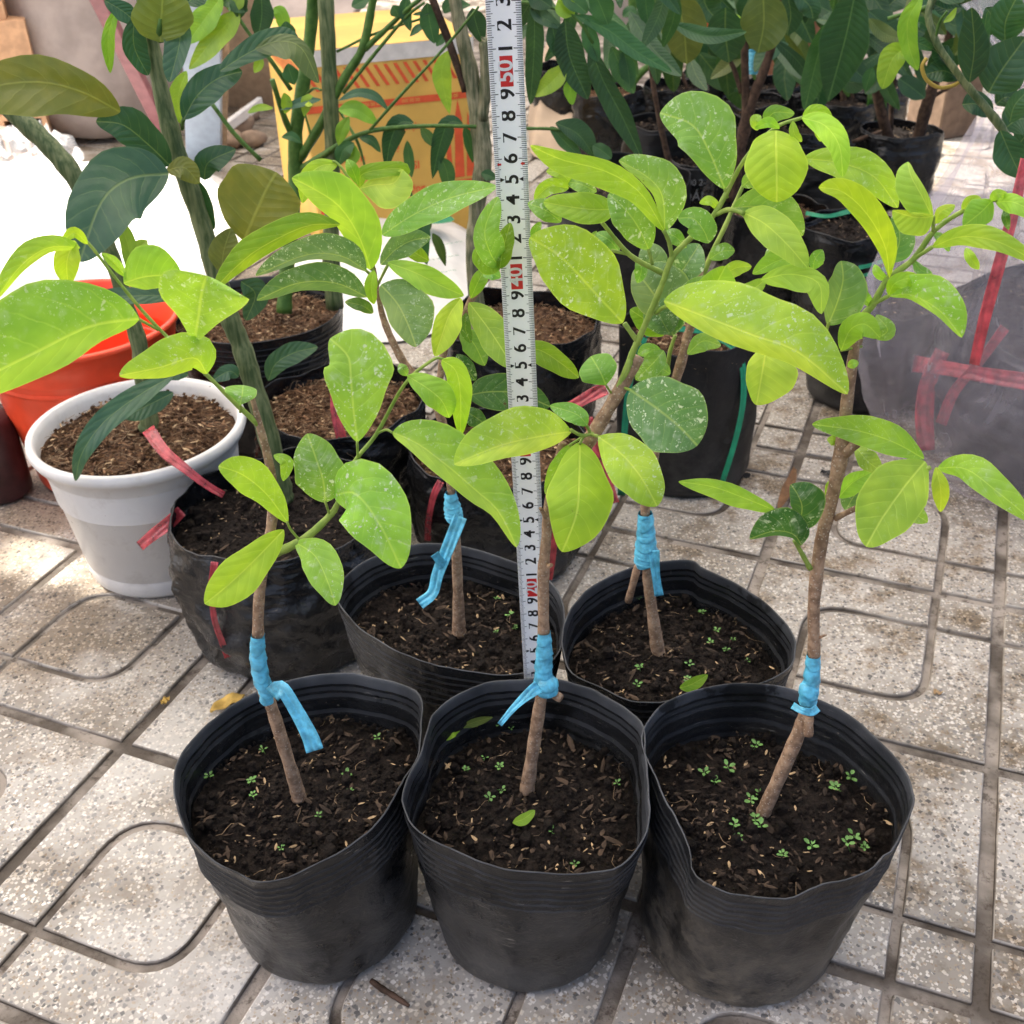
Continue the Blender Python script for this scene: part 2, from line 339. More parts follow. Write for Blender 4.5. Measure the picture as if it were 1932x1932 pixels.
M['sackwhite'] = plain('white_woven_sack', (0.68, 0.67, 0.65), 0.6, 0.3, 0.07, 25.0, 0.5)
M['burlap'] = plain('grey_sack_cloth', (0.36, 0.30, 0.27), 0.9, 0.2, 0.14, 18.0, 0.6)
M['brick'] = plain('clay_brick', (0.56, 0.33, 0.19), 0.85, 0.2, 0.18, 40.0, 0.4)
M['mauve'] = plain('mauve_plastic', (0.22, 0.085, 0.095), 0.5, 0.4, 0.12)
M['bluewhite'] = plain('pale_blue_plastic', (0.27, 0.33, 0.42), 0.4, 0.5, 0.08)
M['slat'] = plain('white_slat', (0.72, 0.70, 0.68), 0.5, 0.4, 0.05)
M['tan'] = plain('tan_board', (0.42, 0.31, 0.21), 0.8, 0.2, 0.12)
M['wood'] = plain('brown_timber', (0.17, 0.115, 0.08), 0.8, 0.2, 0.22, 45.0, 0.5)
M['terracotta'] = plain('terracotta', (0.33, 0.16, 0.10), 0.8, 0.2, 0.15)
M['stone'] = plain('rubble_stone', (0.26, 0.19, 0.14), 0.9, 0.2, 0.3, 30.0, 0.8)
M['dryleaf'] = plain('dry_leaf', (0.50, 0.33, 0.09), 0.7, 0.2, 0.25)
M['brownleaf'] = plain('brown_dry_leaf', (0.17, 0.09, 0.045), 0.7, 0.2, 0.3)
M['paper'] = plain('brown_paper', (0.44, 0.34, 0.25), 0.8, 0.2, 0.1, 20.0, 0.5)
M['wallpaint'] = plain('cream_wall_paint', (0.58, 0.50, 0.40), 0.8, 0.2, 0.08, 3.0, 0.2)
M['hemp'] = plain('maroon_vinyl', (0.05, 0.018, 0.02), 0.4, 0.4, 0.3)
def mat_clear(name, a, col):
    n = N(name); ob = n.obj()
    w = n.n('TexNoise', {'Vector': ob, 'Scale': 9.0, 'Detail': 3.0, 'Distortion': 1.2}).outputs[0]
    al = n.math('ADD', a, n.math('MULTIPLY', n.ramp(w, 0.5, 0.75), 0.14))
    return n.done(n.bsdf(col, 0.10, 0.7, bump=w, bstr=0.7, bdist=0.008, Alpha=al))
def mat_bagfilm():
    n = N('clear_plastic_film'); ob = n.obj()
    w = n.n('TexNoise', {'Vector': ob, 'Scale': 11.0, 'Detail': 4.0, 'Distortion': 1.4}).outputs[0]
    mp = n.n('Mapping', {0: ob, 3: (16, 16, 5)}); w2 = n.n('TexNoise', {'Vector': mp.outputs[0], 'Scale': 1.0, 'Detail': 3.0, 'Distortion': 2.2}).outputs[0]
    h = n.math('ADD', n.math('ABSOLUTE', n.math('SUBTRACT', w2, 0.5)), n.math('MULTIPLY', w, 0.4))
    p = n.bsdf((0.72, 0.69, 0.75), 0.12, 0.7, bump=h, bstr=0.7, bdist=0.012)
    t = n.n('BsdfTranslucent', {'Color': (0.80, 0.77, 0.84, 1)})
    body = n.n('MixShader', {0: 0.5, 1: p, 2: t.outputs[0]})
    crease = n.math('SUBTRACT', 1.0, n.ramp(n.math('ABSOLUTE', n.math('SUBTRACT', w2, 0.5)), 0.0, 0.05))
    al = n.math('ADD', 0.21, n.math('ADD', n.math('MULTIPLY', crease, 0.05), n.math('MULTIPLY', n.ramp(w, 0.45, 0.75), 0.10)))
    tr = n.n('BsdfTransparent', {'Color': (0.97, 0.96, 0.98, 1)})
    return n.done(n.n('MixShader', {0: al, 1: tr.outputs[0], 2: body.outputs[0]}).outputs[0])
M['clear'] = mat_bagfilm()
M['rootwrap'] = mat_blackplastic('root_ball_wrap', 0.004, 0.3, 0.05, 0.05, crinkle=1.5)
M['clearthin'] = mat_clear('thin_clear_film', 0.25, (0.8, 0.8, 0.82))
def mat_awning():
    n = N('translucent_awning_sheet'); p = n.pos()
    d = n.n('BsdfDiffuse', {'Color': (0.78, 0.78, 0.76, 1)}); t = n.n('BsdfTranslucent', {'Color': (0.80, 0.78, 0.735, 1)})
    return n.done(n.n('MixShader', {0: 0.55, 1: d.outputs[0], 2: t.outputs[0]}).outputs[0])
M['awning'] = mat_awning()

# ---------------------------------------------------------------- ground: moulded terrazzo tiles
AZ = math.radians(22.2); CELL = 20.65; A0, B0 = 45.5, -51.3
ga = Vector((math.sin(AZ), math.cos(AZ), 0)); gb = Vector((math.cos(AZ), -math.sin(AZ), 0))
gv = [(-6, -1, -.0032), (6, -1, -.0032), (6, 9, -.0032), (-6, 9, -.0032)]
ground = mesh('ground', [(x * 100, y * 100, z * 100) for x, y, z in gv], [(0, 1, 2, 3)], M['groove'], None, False)
tag(ground, 'terrazzo tile pavement with dirty grooves under the pots', None, None, 'structure')
def offset_poly(p, d):                      # inset (p counter-clockwise)
    out = []; n = len(p)
    for i in range(n):
        a, b, c = p[i - 1], p[i], p[(i + 1) % n]
        e1 = Vector((b[0] - a[0], b[1] - a[1])).normalized(); e2 = Vector((c[0] - b[0], c[1] - b[1])).normalized()
        n1 = Vector((-e1.y, e1.x)); n2 = Vector((-e2.y, e2.x)); k = 1 + n1.dot(n2)
        o = (n1 + n2) * (d / max(k, 0.35)); out.append((b[0] + o.x, b[1] + o.y))
    return out
def roundc(p, idx, r, seg=7):               # round the corners listed in idx
    out = []; n = len(p)
    for i in range(n):
        if i not in idx: out.append(p[i]); continue
        a, b, c = Vector(p[i - 1]), Vector(p[i]), Vector(p[(i + 1) % n])
        p1 = b + (a - b).normalized() * r; p2 = b + (c - b).normalized() * r
        for k in range(seg + 1):
            t = k / seg; out.append(tuple((1 - t) ** 2 * p1 * 1 + 2 * t * (1 - t) * b + t * t * p2))
    return out
def tile_mesh(kind):
    C, lo, hi, R = CELL, 5.2, 15.4, 3.6
    P = [([(0, 0), (lo, 0), (lo, lo), (0, lo)], []), ([(hi, hi), (C, hi), (C, C), (hi, C)], []),
         ([(lo, lo), (hi, lo), (hi, hi), (lo, hi)], [1, 3]),
         ([(lo, 0), (C, 0), (C, hi), (hi, hi), (hi, lo), (lo, lo)], [4]),
         ([(0, lo), (lo, lo), (lo, hi), (hi, hi), (hi, C), (0, C)], [2])]
    mb = MB(); fm = []
    for p, rd in P:
        js = []                              # joint sides sit half a joint in, groove sides half a groove in
        p = [(x + (0.19 if x == 0 else -0.19 if x == C else 0), y + (0.19 if y == 0 else -0.19 if y == C else 0)) for x, y in p]
        p = roundc(p, rd, R) if rd else p
        p = roundc(offset_poly(p, 0.26), list(range(len(p))) if len(p) < 7 else [], 0.22, 3) if len(p) < 7 else offset_poly(p, 0.26)
        if kind: p = [(x, C - y) for x, y in p][::-1]
        L = [(p, -0.55), (offset_poly(p, 0.06), -0.13), (offset_poly(p, 0.13), -0.035), (offset_poly(p, 0.21), 0.0)]
        n = len(p); v = []; f = []
        for pp, z in L: v += [(x, y, z) for x, y in pp]
        for k in range(3):
            for i in range(n): f.append((k * n + i, k * n + (i + 1) % n, (k + 1) * n + (i + 1) % n, (k + 1) * n + i))
        f.append(tuple(range(3 * n, 4 * n))); mb.add(v, f); fm += [1] * n + [1] * n + [0] * n + [0]
    # local x runs along gb, local y along ga
    me = bpy.data.meshes.new('paving_tile')
    me.from_pydata([(y * K, x * K, z * K) for x, y, z in mb.v], [], [g[::-1] for g in mb.f])
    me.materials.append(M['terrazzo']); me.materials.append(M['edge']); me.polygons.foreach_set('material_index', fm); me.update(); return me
TM = [tile_mesh(0), tile_mesh(1)]
for i in range(-2, 14):
    for j in range(-8, 14):
        c = ga * (A0 + i * CELL) + gb * (B0 + j * CELL); mid = c + ga * CELL / 2 + gb * CELL / 2
        if mid.y < 18 or mid.y > 290 or abs(mid.x) > 26 + mid.y * 0.56: continue
        o = bpy.data.objects.new('paving_tile', TM[0 if (i + j) % 2 else 1]); COL.objects.link(o)
        o.location = (c.x * K, c.y * K, random.uniform(-0.0004, 0.0004)); o.rotation_euler = (0, 0, -AZ); o.parent = ground

# ---------------------------------------------------------------- added unseen diffuser overhead: softens and blocks sun, holed where sun patches are wanted
AWH = 230.0
def in_poly(x, y, P):
    c = False; n = len(P)
    for i in range(n):
        x1, y1 = P[i][:2]; x2, y2 = P[i - 1][:2]
        if (y1 > y) != (y2 > y) and x < (x2 - x1) * (y - y1) / (y2 - y1) + x1: c = not c
    return c
def up_to_awning(p): return p + SUN_DIR * ((AWH - p.z) / SUN_DIR.z)
rents = [[onz(x, y) for x, y in g] for g in (  # hole outlines laid out from the wanted sun patches
    [(0, 1056), (55, 1018), (118, 1022), (130, 1048), (152, 1062), (215, 1015), (258, 1045), (232, 1098), (218, 1135), (162, 1110), (90, 1106), (20, 1088)],
    [(-140, 330), (60, 320), (220, 330), (420, 350), (515, 420), (470, 500), (330, 555), (60, 560), (-140, 520)], [(1700, 200), (1990, 190), (1960, 330), (1760, 400), (1690, 330)], 
    [(1030, 560), (1046, 572), (1060, 590), (1052, 600), (1034, 598)], [(1034, 640), (1052, 648), (1068, 672), (1034, 678)], [(1070, 585), (1098, 600), (1072, 603)])]
rents.append([at(x, y, 94.5) for x, y in ((38, 735), (80, 728), (112, 790), (60, 812))])
rents = [[up_to_awning(p) for p in g] for g in rents]
EDGE = [up_to_awning(Vector((x, y, 0))) for x, y in ((-300, 400), (330, 400), (330, -90), (-300, -90))]
ST = 2.0; gx0, gy0 = -420, 0; nx, ny = 330, 220
vid = {}; av = []; af = []
def avid(i, j):
    if (i, j) not in vid:
        x, y = gx0 + i * ST, gy0 + j * ST; vid[(i, j)] = len(av); av.append((x, y, AWH + 2.5 * math.sin(x * 0.02) * math.cos(y * 0.03)))
    return vid[(i, j)]
for i in range(nx):
    for j in range(ny):
        x, y = gx0 + (i + .5) * ST, gy0 + (j + .5) * ST
        if not in_poly(x, y, EDGE) or any(in_poly(x, y, g) for g in rents): continue
        af.append((avid(i, j), avid(i + 1, j), avid(i + 1, j + 1), avid(i, j + 1)))
aw = mesh('awning', av, af, M['awning'])
tag(aw, 'torn white awning sheet stretched high above the potted plants', 'awning')

# ---------------------------------------------------------------- pots and soil
def loop_from_rim(rim, n=96):               # closed smooth outline through digitised rim points, resampled by angle
    pts = [onz(x, y, t) for x, y, t in rim]; m_ = len(pts); dense = []
    for i in range(m_):
        a, b, c, d = pts[i - 1], pts[i], pts[(i + 1) % m_], pts[(i + 2) % m_]
        for k in range(8):
            t = k / 8; dense.append(0.5 * ((2 * b) + (c - a) * t + (2 * a - 5 * b + 4 * c - d) * t * t + (3 * b - a - 3 * c + d) * t ** 3))
    cen = sum(dense, Vector()) / len(dense)
    ang = sorted(((math.atan2(p.y - cen.y, p.x - cen.x), p) for p in dense), key=lambda w: w[0]); out = []
    A = [w[0] for w in ang]
    for k in range(n):
        th = -math.pi + 2 * math.pi * k / n; i = 0
        while i < len(A) and A[i] < th: i += 1
        a0, p0 = ang[i - 1]; a1, p1 = ang[i % len(A)]
        da = (a1 - a0) % (2 * math.pi) or 1e-6; t = ((th - a0) % (2 * math.pi)) / da
        out.append(p0.lerp(p1, min(1, max(0, t))))
    return cen, out
def circ_loop(c, rx, ry, t, n=96, wob=0.0, seed=0, ph=0.0):
    out = []
    for k in range(n):
        th = -math.pi + 2 * math.pi * k / n; w = 1 + wob * noise.noise(Vector((math.cos(th) * 1.6 + seed, math.sin(th) * 1.6, seed * 2.7)))
        hz = t + wob * 12 * noise.noise(Vector((math.cos(th) * 2.3 - seed, math.sin(th) * 2.3, 5.5)))
        out.append(Vector((c.x + rx * w * math.cos(th), c.y + ry * w * math.sin(th), hz)))
    return out
def pot(parent, rim, base_c, rb, soil_t, mat, soil_mat, ribs=6, wrinkle=0.0, seed=1, name='pot', thick=0.11, belly=0.0, ribamp=0.09, soilname='soil', bumps=0.35, rib0=0.70, rib1=0.955):
    """rim: closed loop of world points; wall runs from the rim to a round base; soil sits inside"""
    n = len(rim); cen = sum(rim, Vector()) / n; v = []; f = []
    def wall(k, s, off):
        th = -math.pi + 2 * math.pi * k / n
        b = Vector((base_c.x + rb * math.cos(th), base_c.y + rb * math.sin(th), 0)); p = b.lerp(rim[k], s)
        r = Vector((p.x - cen.x, p.y - cen.y, 0)); r.normalize()
        p += r * (off + belly * math.sin(math.pi * s))
        if s < 0.06: p -= r * (0.06 - s) * 9
        if wrinkle:
            if .3 > wrinkle > .15:
                cr = 0.0
                for fq, am in ((1.8, .5), (4.0, .25)):
                    cr += am * (0.3 - abs(noise.noise(Vector((math.cos(th) * fq + seed * 3, math.sin(th) * fq, s * fq * .7 + seed)))))
                p += r * cr * .55
            if wrinkle > .3:
                cr = 0.0
                for fq, am in ((2.6, .42), (5.2, .30), (10.5, .16)):
                    cr += am * (0.32 - abs(noise.noise(Vector((math.cos(th) * fq + seed * 3, math.sin(th) * fq, s * fq * 1.9 + .6 * math.sin(th * 3 + seed))))))
                p += r * wrinkle * 1.15 * cr * (1 if s < .97 else .3)
            p += r * wrinkle * (noise.noise(Vector((math.cos(th) * 2.2 + seed, math.sin(th) * 2.2, s * 3.5))) + 0.55 * noise.noise(Vector((math.cos(th) * 6 + seed, math.sin(th) * 6, s * 9 + seed)))) * (0.35 + 0.65 * math.sin(math.pi * min(1, s * 1.05)))
        return p
    lev = []
    for i in range(29): lev.append(i / 28 * 0.68)
    for i in range(1, 61): lev.append(0.68 + i / 60 * 0.32)
    rows = []; crest = []
    for s in lev:
        o = 0.0
        if ribs and rib0 < s < rib1:
            w = (s - rib0) / (rib1 - rib0) * ribs; o = ribamp * max(0, 1 - abs((w % 1) - 0.5) / 0.2)
        crest.append(int(o > ribamp * .55)); rows.append([wall(k, s, o) for k in range(n)])
    crest[-1] = 2; crest.append(2)
    rows.append([wall(k, 1.004, -thick * 0.5) for k in range(n)])
    for i in range(25):
        s = 1.0 - i / 24 * 0.42
        o = 0.0
        if ribs and rib0 < s < rib1:
            w = (s - rib0) / (rib1 - rib0) * ribs; o = ribamp * max(0, 1 - abs((w % 1) - 0.5) / 0.3)
        crest.append(2 if s > .958 else int(o > ribamp * .7)); rows.append([wall(k, s, o - thick) for k in range(n)])
    for r in rows: v += r
    for i in range(len(rows) - 1):
        for k in range(n): f.append((i * n + k, i * n + (k + 1) % n, (i + 1) * n + (k + 1) % n, (i + 1) * n + k))
    f.append(tuple(range(n - 1, -1, -1)))
    for p in v[:n]: p.z = 0.06
    fm = [0] * len(f)
    if ribs and mat in (M['pot'], M['potmud']):
        for i in range(len(rows) - 1):
            if crest[i]: fm[i * n:(i + 1) * n] = [crest[i]] * n
    po = mesh(name, v, f, mat, parent, mats=[mat, M['rib'], M['lip']], fm=fm)
    # soil surface
    sv = []; sf = []; rings = 26; edge = []
    for k in range(n):
        s = soil_t / max(rim[k].z, soil_t + 0.2); edge.append(wall(k, s, -thick - 0.04))
    sc = sum(edge, Vector()) / n; sc.z = soil_t
    for i in range(rings + 1):
        u = i / rings
        for k in range(n):
            p = sc.lerp(Vector((edge[k].x, edge[k].y, soil_t)), u)
            z = noise.noise(Vector((p.x * 0.35, p.y * 0.35, seed))) * bumps + noise.noise(Vector((p.x * 1.6, p.y * 1.6, seed))) * bumps * 0.42 + noise.noise(Vector((p.x * 4.5, p.y * 4.5, seed))) * bumps * 0.22
            p.z = soil_t + z - 0.5 * u ** 6; sv.append(p)
    for i in range(rings):
        for k in range(n): sf.append((i * n + k, i * n + (k + 1) % n, (i + 1) * n + (k + 1) % n, (i + 1) * n + k))
    so_ = mesh(soilname, sv, sf, soil_mat, parent)
    return po, so_, sc, edge
def soil_z(t, x, y, seed, b): return t + noise.noise(Vector((x * 0.35, y * 0.35, seed))) * b + noise.noise(Vector((x * 1.6, y * 1.6, seed))) * b * 0.42
def litter(parent, sc, edge, t, seed, bumps, spec):
    """loose bits on the soil: (name, material, count, length range, width ratio, kind)"""
    rd = random.Random(seed * 13 + 5); n = len(edge)
    for nm, mat, cnt, (l0, l1), wr, kind in spec:
        mb = MB()
        for _ in range(cnt):
            k = rd.randrange(n); u = math.sqrt(rd.random()) * 0.96; p = sc.lerp(Vector((edge[k].x, edge[k].y, t)), u)
            z = soil_z(t, p.x, p.y, seed, bumps); a = rd.uniform(0, 6.28); L = rd.uniform(l0, l1); w = L * wr * rd.uniform(0.7, 1.3)
            d = Vector((math.cos(a), math.sin(a), rd.uniform(-0.35, 0.35))).normalized(); s = d.cross(Vector((rd.uniform(-.4, .4), rd.uniform(-.4, .4), 1))).normalized(); h = d.cross(s)
            c = Vector((p.x, p.y, z + w * 0.35))
            if kind == 'husk':               # boat-shaped flake
                vv = [c - d * L / 2, c - d * L * .2 + s * w / 2, c + d * L * .22 + s * w / 2, c + d * L / 2, c + d * L * .22 - s * w / 2, c - d * L * .2 - s * w / 2, c + h * w * .35, c - h * w * .35]
                ff = []
                for i in range(6): ff += [(i, (i + 1) % 6, 6), ((i + 1) % 6, i, 7)]
                mb.add(vv, ff)
            elif kind == 'clod':
                vv = [c + Vector((math.cos(j * 1.047) * w * rd.uniform(.35, .6), math.sin(j * 1.047) * w * rd.uniform(.35, .6), -w * .2)) for j in range(6)]
                vv += [c + Vector((math.cos(j * 1.047 + .5) * w * rd.uniform(.25, .45), math.sin(j * 1.047 + .5) * w * rd.uniform(.25, .45), w * rd.uniform(.15, .35))) for j in range(6)]
                ff = [(i, (i + 1) % 6, 6 + (i + 1) % 6, 6 + i) for i in range(6)] + [(6, 7, 8, 9, 10, 11)]
                mb.add(vv, ff)
            else:                            # fibre
                pts = [c + d * L * (i / 4 - .5) + s * L * 0.16 * math.sin(i * 1.3 + a) + Vector((0, 0, 0.05 + 0.12 * math.sin(i * .8) * L * .3)) for i in range(5)]
                mb.tube(pts, [0.022 * wr / .05] * 5, 3, False)
        o = mb.obj(nm, mat, parent, kind == 'clod'); o['kind'] = 'stuff'
SOIL_DARK = [('soil_clods', 'soil', 1100, (0.14, 0.42), 0.8, 'clod'), ('bark_chips', 'chipdark', 200, (0.25, 0.8), 0.3, 'husk'), ('rice_husks', 'husk', 70, (0.2, 0.7), 0.25, 'husk'), ('root_fibres', 'root', 20, (0.5, 1.6), 0.03, 'fib'), ('soil_lumps', 'soil', 60, (0.5, 1.1), 0.8, 'clod'), ('wood_bits', 'chipdark', 40, (0.5, 1.5), 0.2, 'husk')]
SOIL_COIR = [('soil_clods', 'coir', 520, (0.18, 0.6), 0.8, 'clod'), ('bark_chips', 'coirchip', 420, (0.25, 0.95), 0.24, 'husk'), ('rice_husks', 'husk', 130, (0.3, 0.85), 0.26, 'husk'), ('root_fibres', 'root', 280, (0.7, 2.6), 0.035, 'fib')]
M['coirchip'] = plain('coir_chip', (0.17, 0.09, 0.045), 0.85, var=0.6, sc=70.0)
def lit(spec): return [(a, M[b], c, d, e, g) for a, b, c, d, e, g in spec]
def sprout(parent, x, y, t, rd, big=1.0):    # a seedling weed: thin stem and paired round leaflets
    p = onz(x, y, t); mb = MB(); nl = rd.choice((4, 4, 5, 6)); big *= rd.uniform(.65, 1.25); h = rd.uniform(.35, .7) * big; a0 = rd.uniform(0, 6.28)
    lean = Vector((rd.uniform(-.5, .5), rd.uniform(-.5, .5), 1)) * h; mb.tube([p, p + lean * .6, p + lean], [.03, .025, .02], 4)
    for i in range(nl):
        a = a0 + i * 6.283 / nl + rd.uniform(-.3, .3); L = rd.uniform(.30, .46) * big; w = L * .7; d = Vector((math.cos(a), math.sin(a), rd.uniform(.1, .6))).normalized()
        s = d.cross(Vector((0, 0, 1))).normalized(); b = p + lean * rd.uniform(.6, 1) + d * .08; up = s.cross(d)
        mb.add([b, b + d * L * .35 + s * w * .45 + up * .03, b + d * L * .75 + s * w * .42 + up * .03, b + d * L, b + d * L * .75 - s * w * .42 + up * .03, b + d * L * .35 - s * w * .45 + up * .03, b + d * L * .5 - up * .02],
               [(0, 6, 1), (1, 6, 2), (2, 6, 3), (3, 6, 4), (4, 6, 5), (5, 6, 0)])
    mb.obj('seedling', M['sprout'], parent)

# ---------------------------------------------------------------- leaves, stems, ribbons
CL = {'L': (.35, .60, .075), 'Y': (.41, .65, .05), 'M': (.23, .45, .09), 'D': (.16, .32, .12), 'G': (.065, .18, .04), 'g': (.11, .24, .045),
      'C': (.034, .105, .042), 'c': (.045, .13, .04), 'O': (.125, .175, .03), 'o': (.075, .12, .025), 'K': (.026, .080, .026), 'B': (.055, .13, .07), 'l': (.23, .42, .035)}
SPOT = {'L': .6, 'Y': .12, 'M': 1.2, 'D': 1.3, 'G': .7, 'g': .4}
lrd = random.Random(3); FW = {'leaf': 1.1, 'citrus': 1.04, 'long': 1.0}
def leaf(parent, pts, wl, wr, col, d0, d1=None, al=14, ar=14, p=1.0, qx=.62, mat='leaf', spots=None, wave=.08, name='leaf', dm=None, curl=0.0, tipw=0.0, under=False):
    """pts: midrib pixels base->tip; wl / wr: half widths in pixels left / right of the way base->tip; d0, dm, d1: distances;
    al / ar: how far each half tilts towards the viewer (degrees)"""
    d1 = d0 if d1 is None else d1; n = len(pts); NU, NV = 20, 4; US = [.5 - .5 * math.cos(math.pi * i / NU) for i in range(NU + 1)]
    PD = spline([Vector((x, y, 0)) for x, y in pts], 80); P = [PD[int(u * 80)].lerp(PD[min(80, int(u * 80) + 1)], u * 80 - int(u * 80)) for u in US]; v = []; uv = []; f = []; mg = []
    if mat == 'leaf' and name == 'leaf':
        roll = lrd.uniform(-20, 20); cup = lrd.uniform(-4, 26); al += roll + cup; ar += cup - roll; curl += lrd.uniform(-.05, .25)
        if dm is None: dm = (d0 + d1) / 2 - lrd.uniform(.2, 1.8)
    ph = lrd.uniform(0, 6.28); wmax = max(abs(wl), abs(wr), 1)
    tl, tr_ = math.tan(math.radians(al)), math.tan(math.radians(ar))
    for i, pp in enumerate(P):
        u = US[i]; t = (P[min(i + 1, NU)] - P[max(i - 1, 0)]).normalized()
        dd = d0 + (d1 - d0) * u if dm is None else (1 - u) ** 2 * d0 + 2 * u * (1 - u) * dm + u * u * d1
        c = at(pp.x, pp.y, dd); z = depth(c); k = z / F_PX; V = (CAM - c).normalized()
        L = rt * t.y + dn * (-t.x)
        w = max(0.0, math.sin(math.pi * min(1, max(0, u)) ** p)) ** qx
        w *= 1 + .05 * math.sin(u * 8 + ph) + .03 * math.sin(u * 17 + ph * 2)
        w = max(w, 0.02 if u < .9 else 0.004, tipw * u ** 3)
        if i == 0: w = 0.03
        for side, ww, tt in ((1, wl * FW[mat], tl), (-1, wr * FW[mat], tr_)):
            for j in (range(NV, 0, -1) if side == 1 else range(0, NV + 1)):
                s = j / NV; x = ww * w * s
                off = L * (side * x * k) + V * (abs(x) * k * tt * (1 - 0.35 * s) - curl * wmax * k * s * s * w)
                off += V * (wave * wmax * k * s * s * w * math.sin(u * 9 + ph + side * 1.2))
                mg.append(s); v.append(c + off); uv.append((u, 0.5 + side * 0.5 * s * min(1, w)))
    NW = 2 * NV + 1
    for i in range(NU):
        for j in range(NW - 1):
            a = i * NW + j; g = (a, a + 1, a + NW + 1, a + NW)
            f.append(g[::-1] if under else g)
    o = mesh(name, v, f, M[mat], parent, True, uv)
    at_ = o.data.attributes.new('margin', 'FLOAT', 'POINT'); at_.data.foreach_set('value', mg)
    if mat == 'leaf' and name == 'leaf':
        a, b = abs(wl), abs(wr); pl = 1.0 if a < .56 * b else 0.0; pr = 1.0 if b < .56 * a else 0.0
        if pl or pr:
            un = []
            for i in range(NU + 1): un += [pl] * NV + [max(pl, pr) * .5] + [pr] * NV
            ua = o.data.attributes.new('underside', 'FLOAT', 'POINT'); ua.data.foreach_set('value', un)
    c = CL[col]; j = [lrd.uniform(.86, 1.14) for _ in range(3)]; e = lrd.uniform(.9, 1.1)
    o.color = (c[0] * j[0] * e, c[1] * e, c[2] * j[2] * e, SPOT.get(col, 0) * lrd.uniform(.6, 1.1) if spots is None else spots * 1.2)
    return o
def leaves(parent, reg, mat, d, rows):
    for r in rows:
        pts = [q(r.get('r', reg), x, y) for x, y in r['p']]
        kw = {k: v for k, v in r.items() if k in ('al', 'ar', 'qx', 'spots', 'wave', 'curl', 'tipw', 'under')}
        if 'f' in r: kw['p'] = r['f']
        dd = d + r.get('d', 0)
        leaf(parent, pts, r['w'][0] * ZS, r['w'][1] * ZS, r['c'], dd, dd + r.get('e', 0), dm=(dd + r['m']) if 'm' in r else None, mat=r.get('mat', mat), **kw)
def R(c, p, w, **k): return dict(c=c, p=p, w=w, **k)
def stem(parent, pts, mat, name='stem', n=10, sub=5):
    """pts: (x px, y px, distance, radius px)"""
    P = spline([at(x, y, d) for x, y, d, r in pts], sub * (len(pts) - 1)); m_ = len(pts) - 1; rad = []
    for i in range(len(P)):
        u = i / (len(P) - 1) * m_; k = min(int(u), m_ - 1); t = u - k
        rp = pts[k][3] * (1 - t) + pts[k + 1][3] * t; rad.append(rp * depth(P[i]) / F_PX * (1 + 0.05 * math.sin(i * 2.1) + 0.04 * math.sin(i * 5.3)))
    mb = MB(); mb.tube(P, rad, n); return mb.obj(name, mat, parent)
def zs(reg, pts): return [(*q(reg, x, y), d, r * ZS) for x, y, d, r in pts]
def ribbon(parent, pts, w, mat, name='ribbon', fold=0.0, n=18, ends=1.0):
    """flat strip: (x px, y px, distance), width px"""
    P = spline([at(*p) for p in pts], n); px = spline([Vector((p[0], p[1], 0)) for p in pts], n); v = []; f = []
    for i, c in enumerate(P):
        t = (px[min(i + 1, n)] - px[max(i - 1, 0)]).normalized(); z = depth(c); k = z / F_PX; L = rt * t.y + dn * (-t.x); V = (CAM - c).normalized()
        u = i / n; ww = w * (1 - (1 - ends) * u) * (0.9 + 0.1 * math.sin(u * 5 + w)); tw = .35 * math.sin(u * 4 + w * .7)
        for j in range(9):
            e = j / 4 - 1
            cre = .09 * math.sin(e * 7 + 1.3 * math.sin(u * 6 + w)) + .05 * math.sin(e * 15 + u * 9)
            v.append(c + L * (e * ww * .5 * k) + V * k * ww * (fold * .5 * (e * e - .5) + tw * e * .5 + cre * (1 - .5 * abs(e))))
    for i in range(n):
        for j in range(8): f.append((i * 9 + j, i * 9 + j + 1, i * 9 + j + 10, i * 9 + j + 9))
    o = mesh(name, v, f, mat, parent)
    md = o.modifiers.new('Solidify', 'SOLIDIFY'); md.thickness = 0.0002
    return o
def tape_wrap(parent, pts, name='graft_tape', turns=7):
    """thin tape wound in overlapping slanted turns round the stem"""
    NR, n = 90, 28; P = spline([at(x, y, d) for x, y, d, r in pts], NR); m_ = len(pts) - 1; v = []; f = []; up = Vector((.3, -1, .2)); sd_ = len(parent.name) + pts[0][0] * .01
    for i, c in enumerate(P):
        u = i / NR * m_; k = min(int(u), m_ - 1); t = u - k; rp = (pts[k][3] * (1 - t) + pts[k + 1][3] * t) * depth(c) / F_PX
        tg = (P[min(i + 1, NR)] - P[max(i - 1, 0)]).normalized(); a = tg.cross(up).normalized(); b = tg.cross(a).normalized()
        for j in range(n):
            th = 2 * math.pi * j / n; w = i / NR * turns + .22 * math.sin(th + sd_) + .16 * math.sin(2 * th + i * .03); saw = w % 1
            wr = noise.noise(Vector((math.cos(th) * 2.2, math.sin(th) * 2.2, i * .12 + sd_))) * .07 + noise.noise(Vector((math.cos(th) * 1.2, math.sin(th) * 1.2, i * .55))) * .06
            v.append(c + (a * math.cos(th) + b * math.sin(th)) * rp * (.92 + .15 * saw + wr))
    for i in range(NR):
        for j in range(n): f.append((i * n + j, i * n + (j + 1) % n, (i + 1) * n + (j + 1) % n, (i + 1) * n + j))
    return mesh(name, v, f, M['bluetape'], parent)
def rimpts(L, t_back, t_front):
    y0 = min(y for x, y in L); y1 = max(y for x, y in L)
    return [(x, y, t_back + (t_front - t_back) * (y - y0) / (y1 - y0)) for x, y in L]
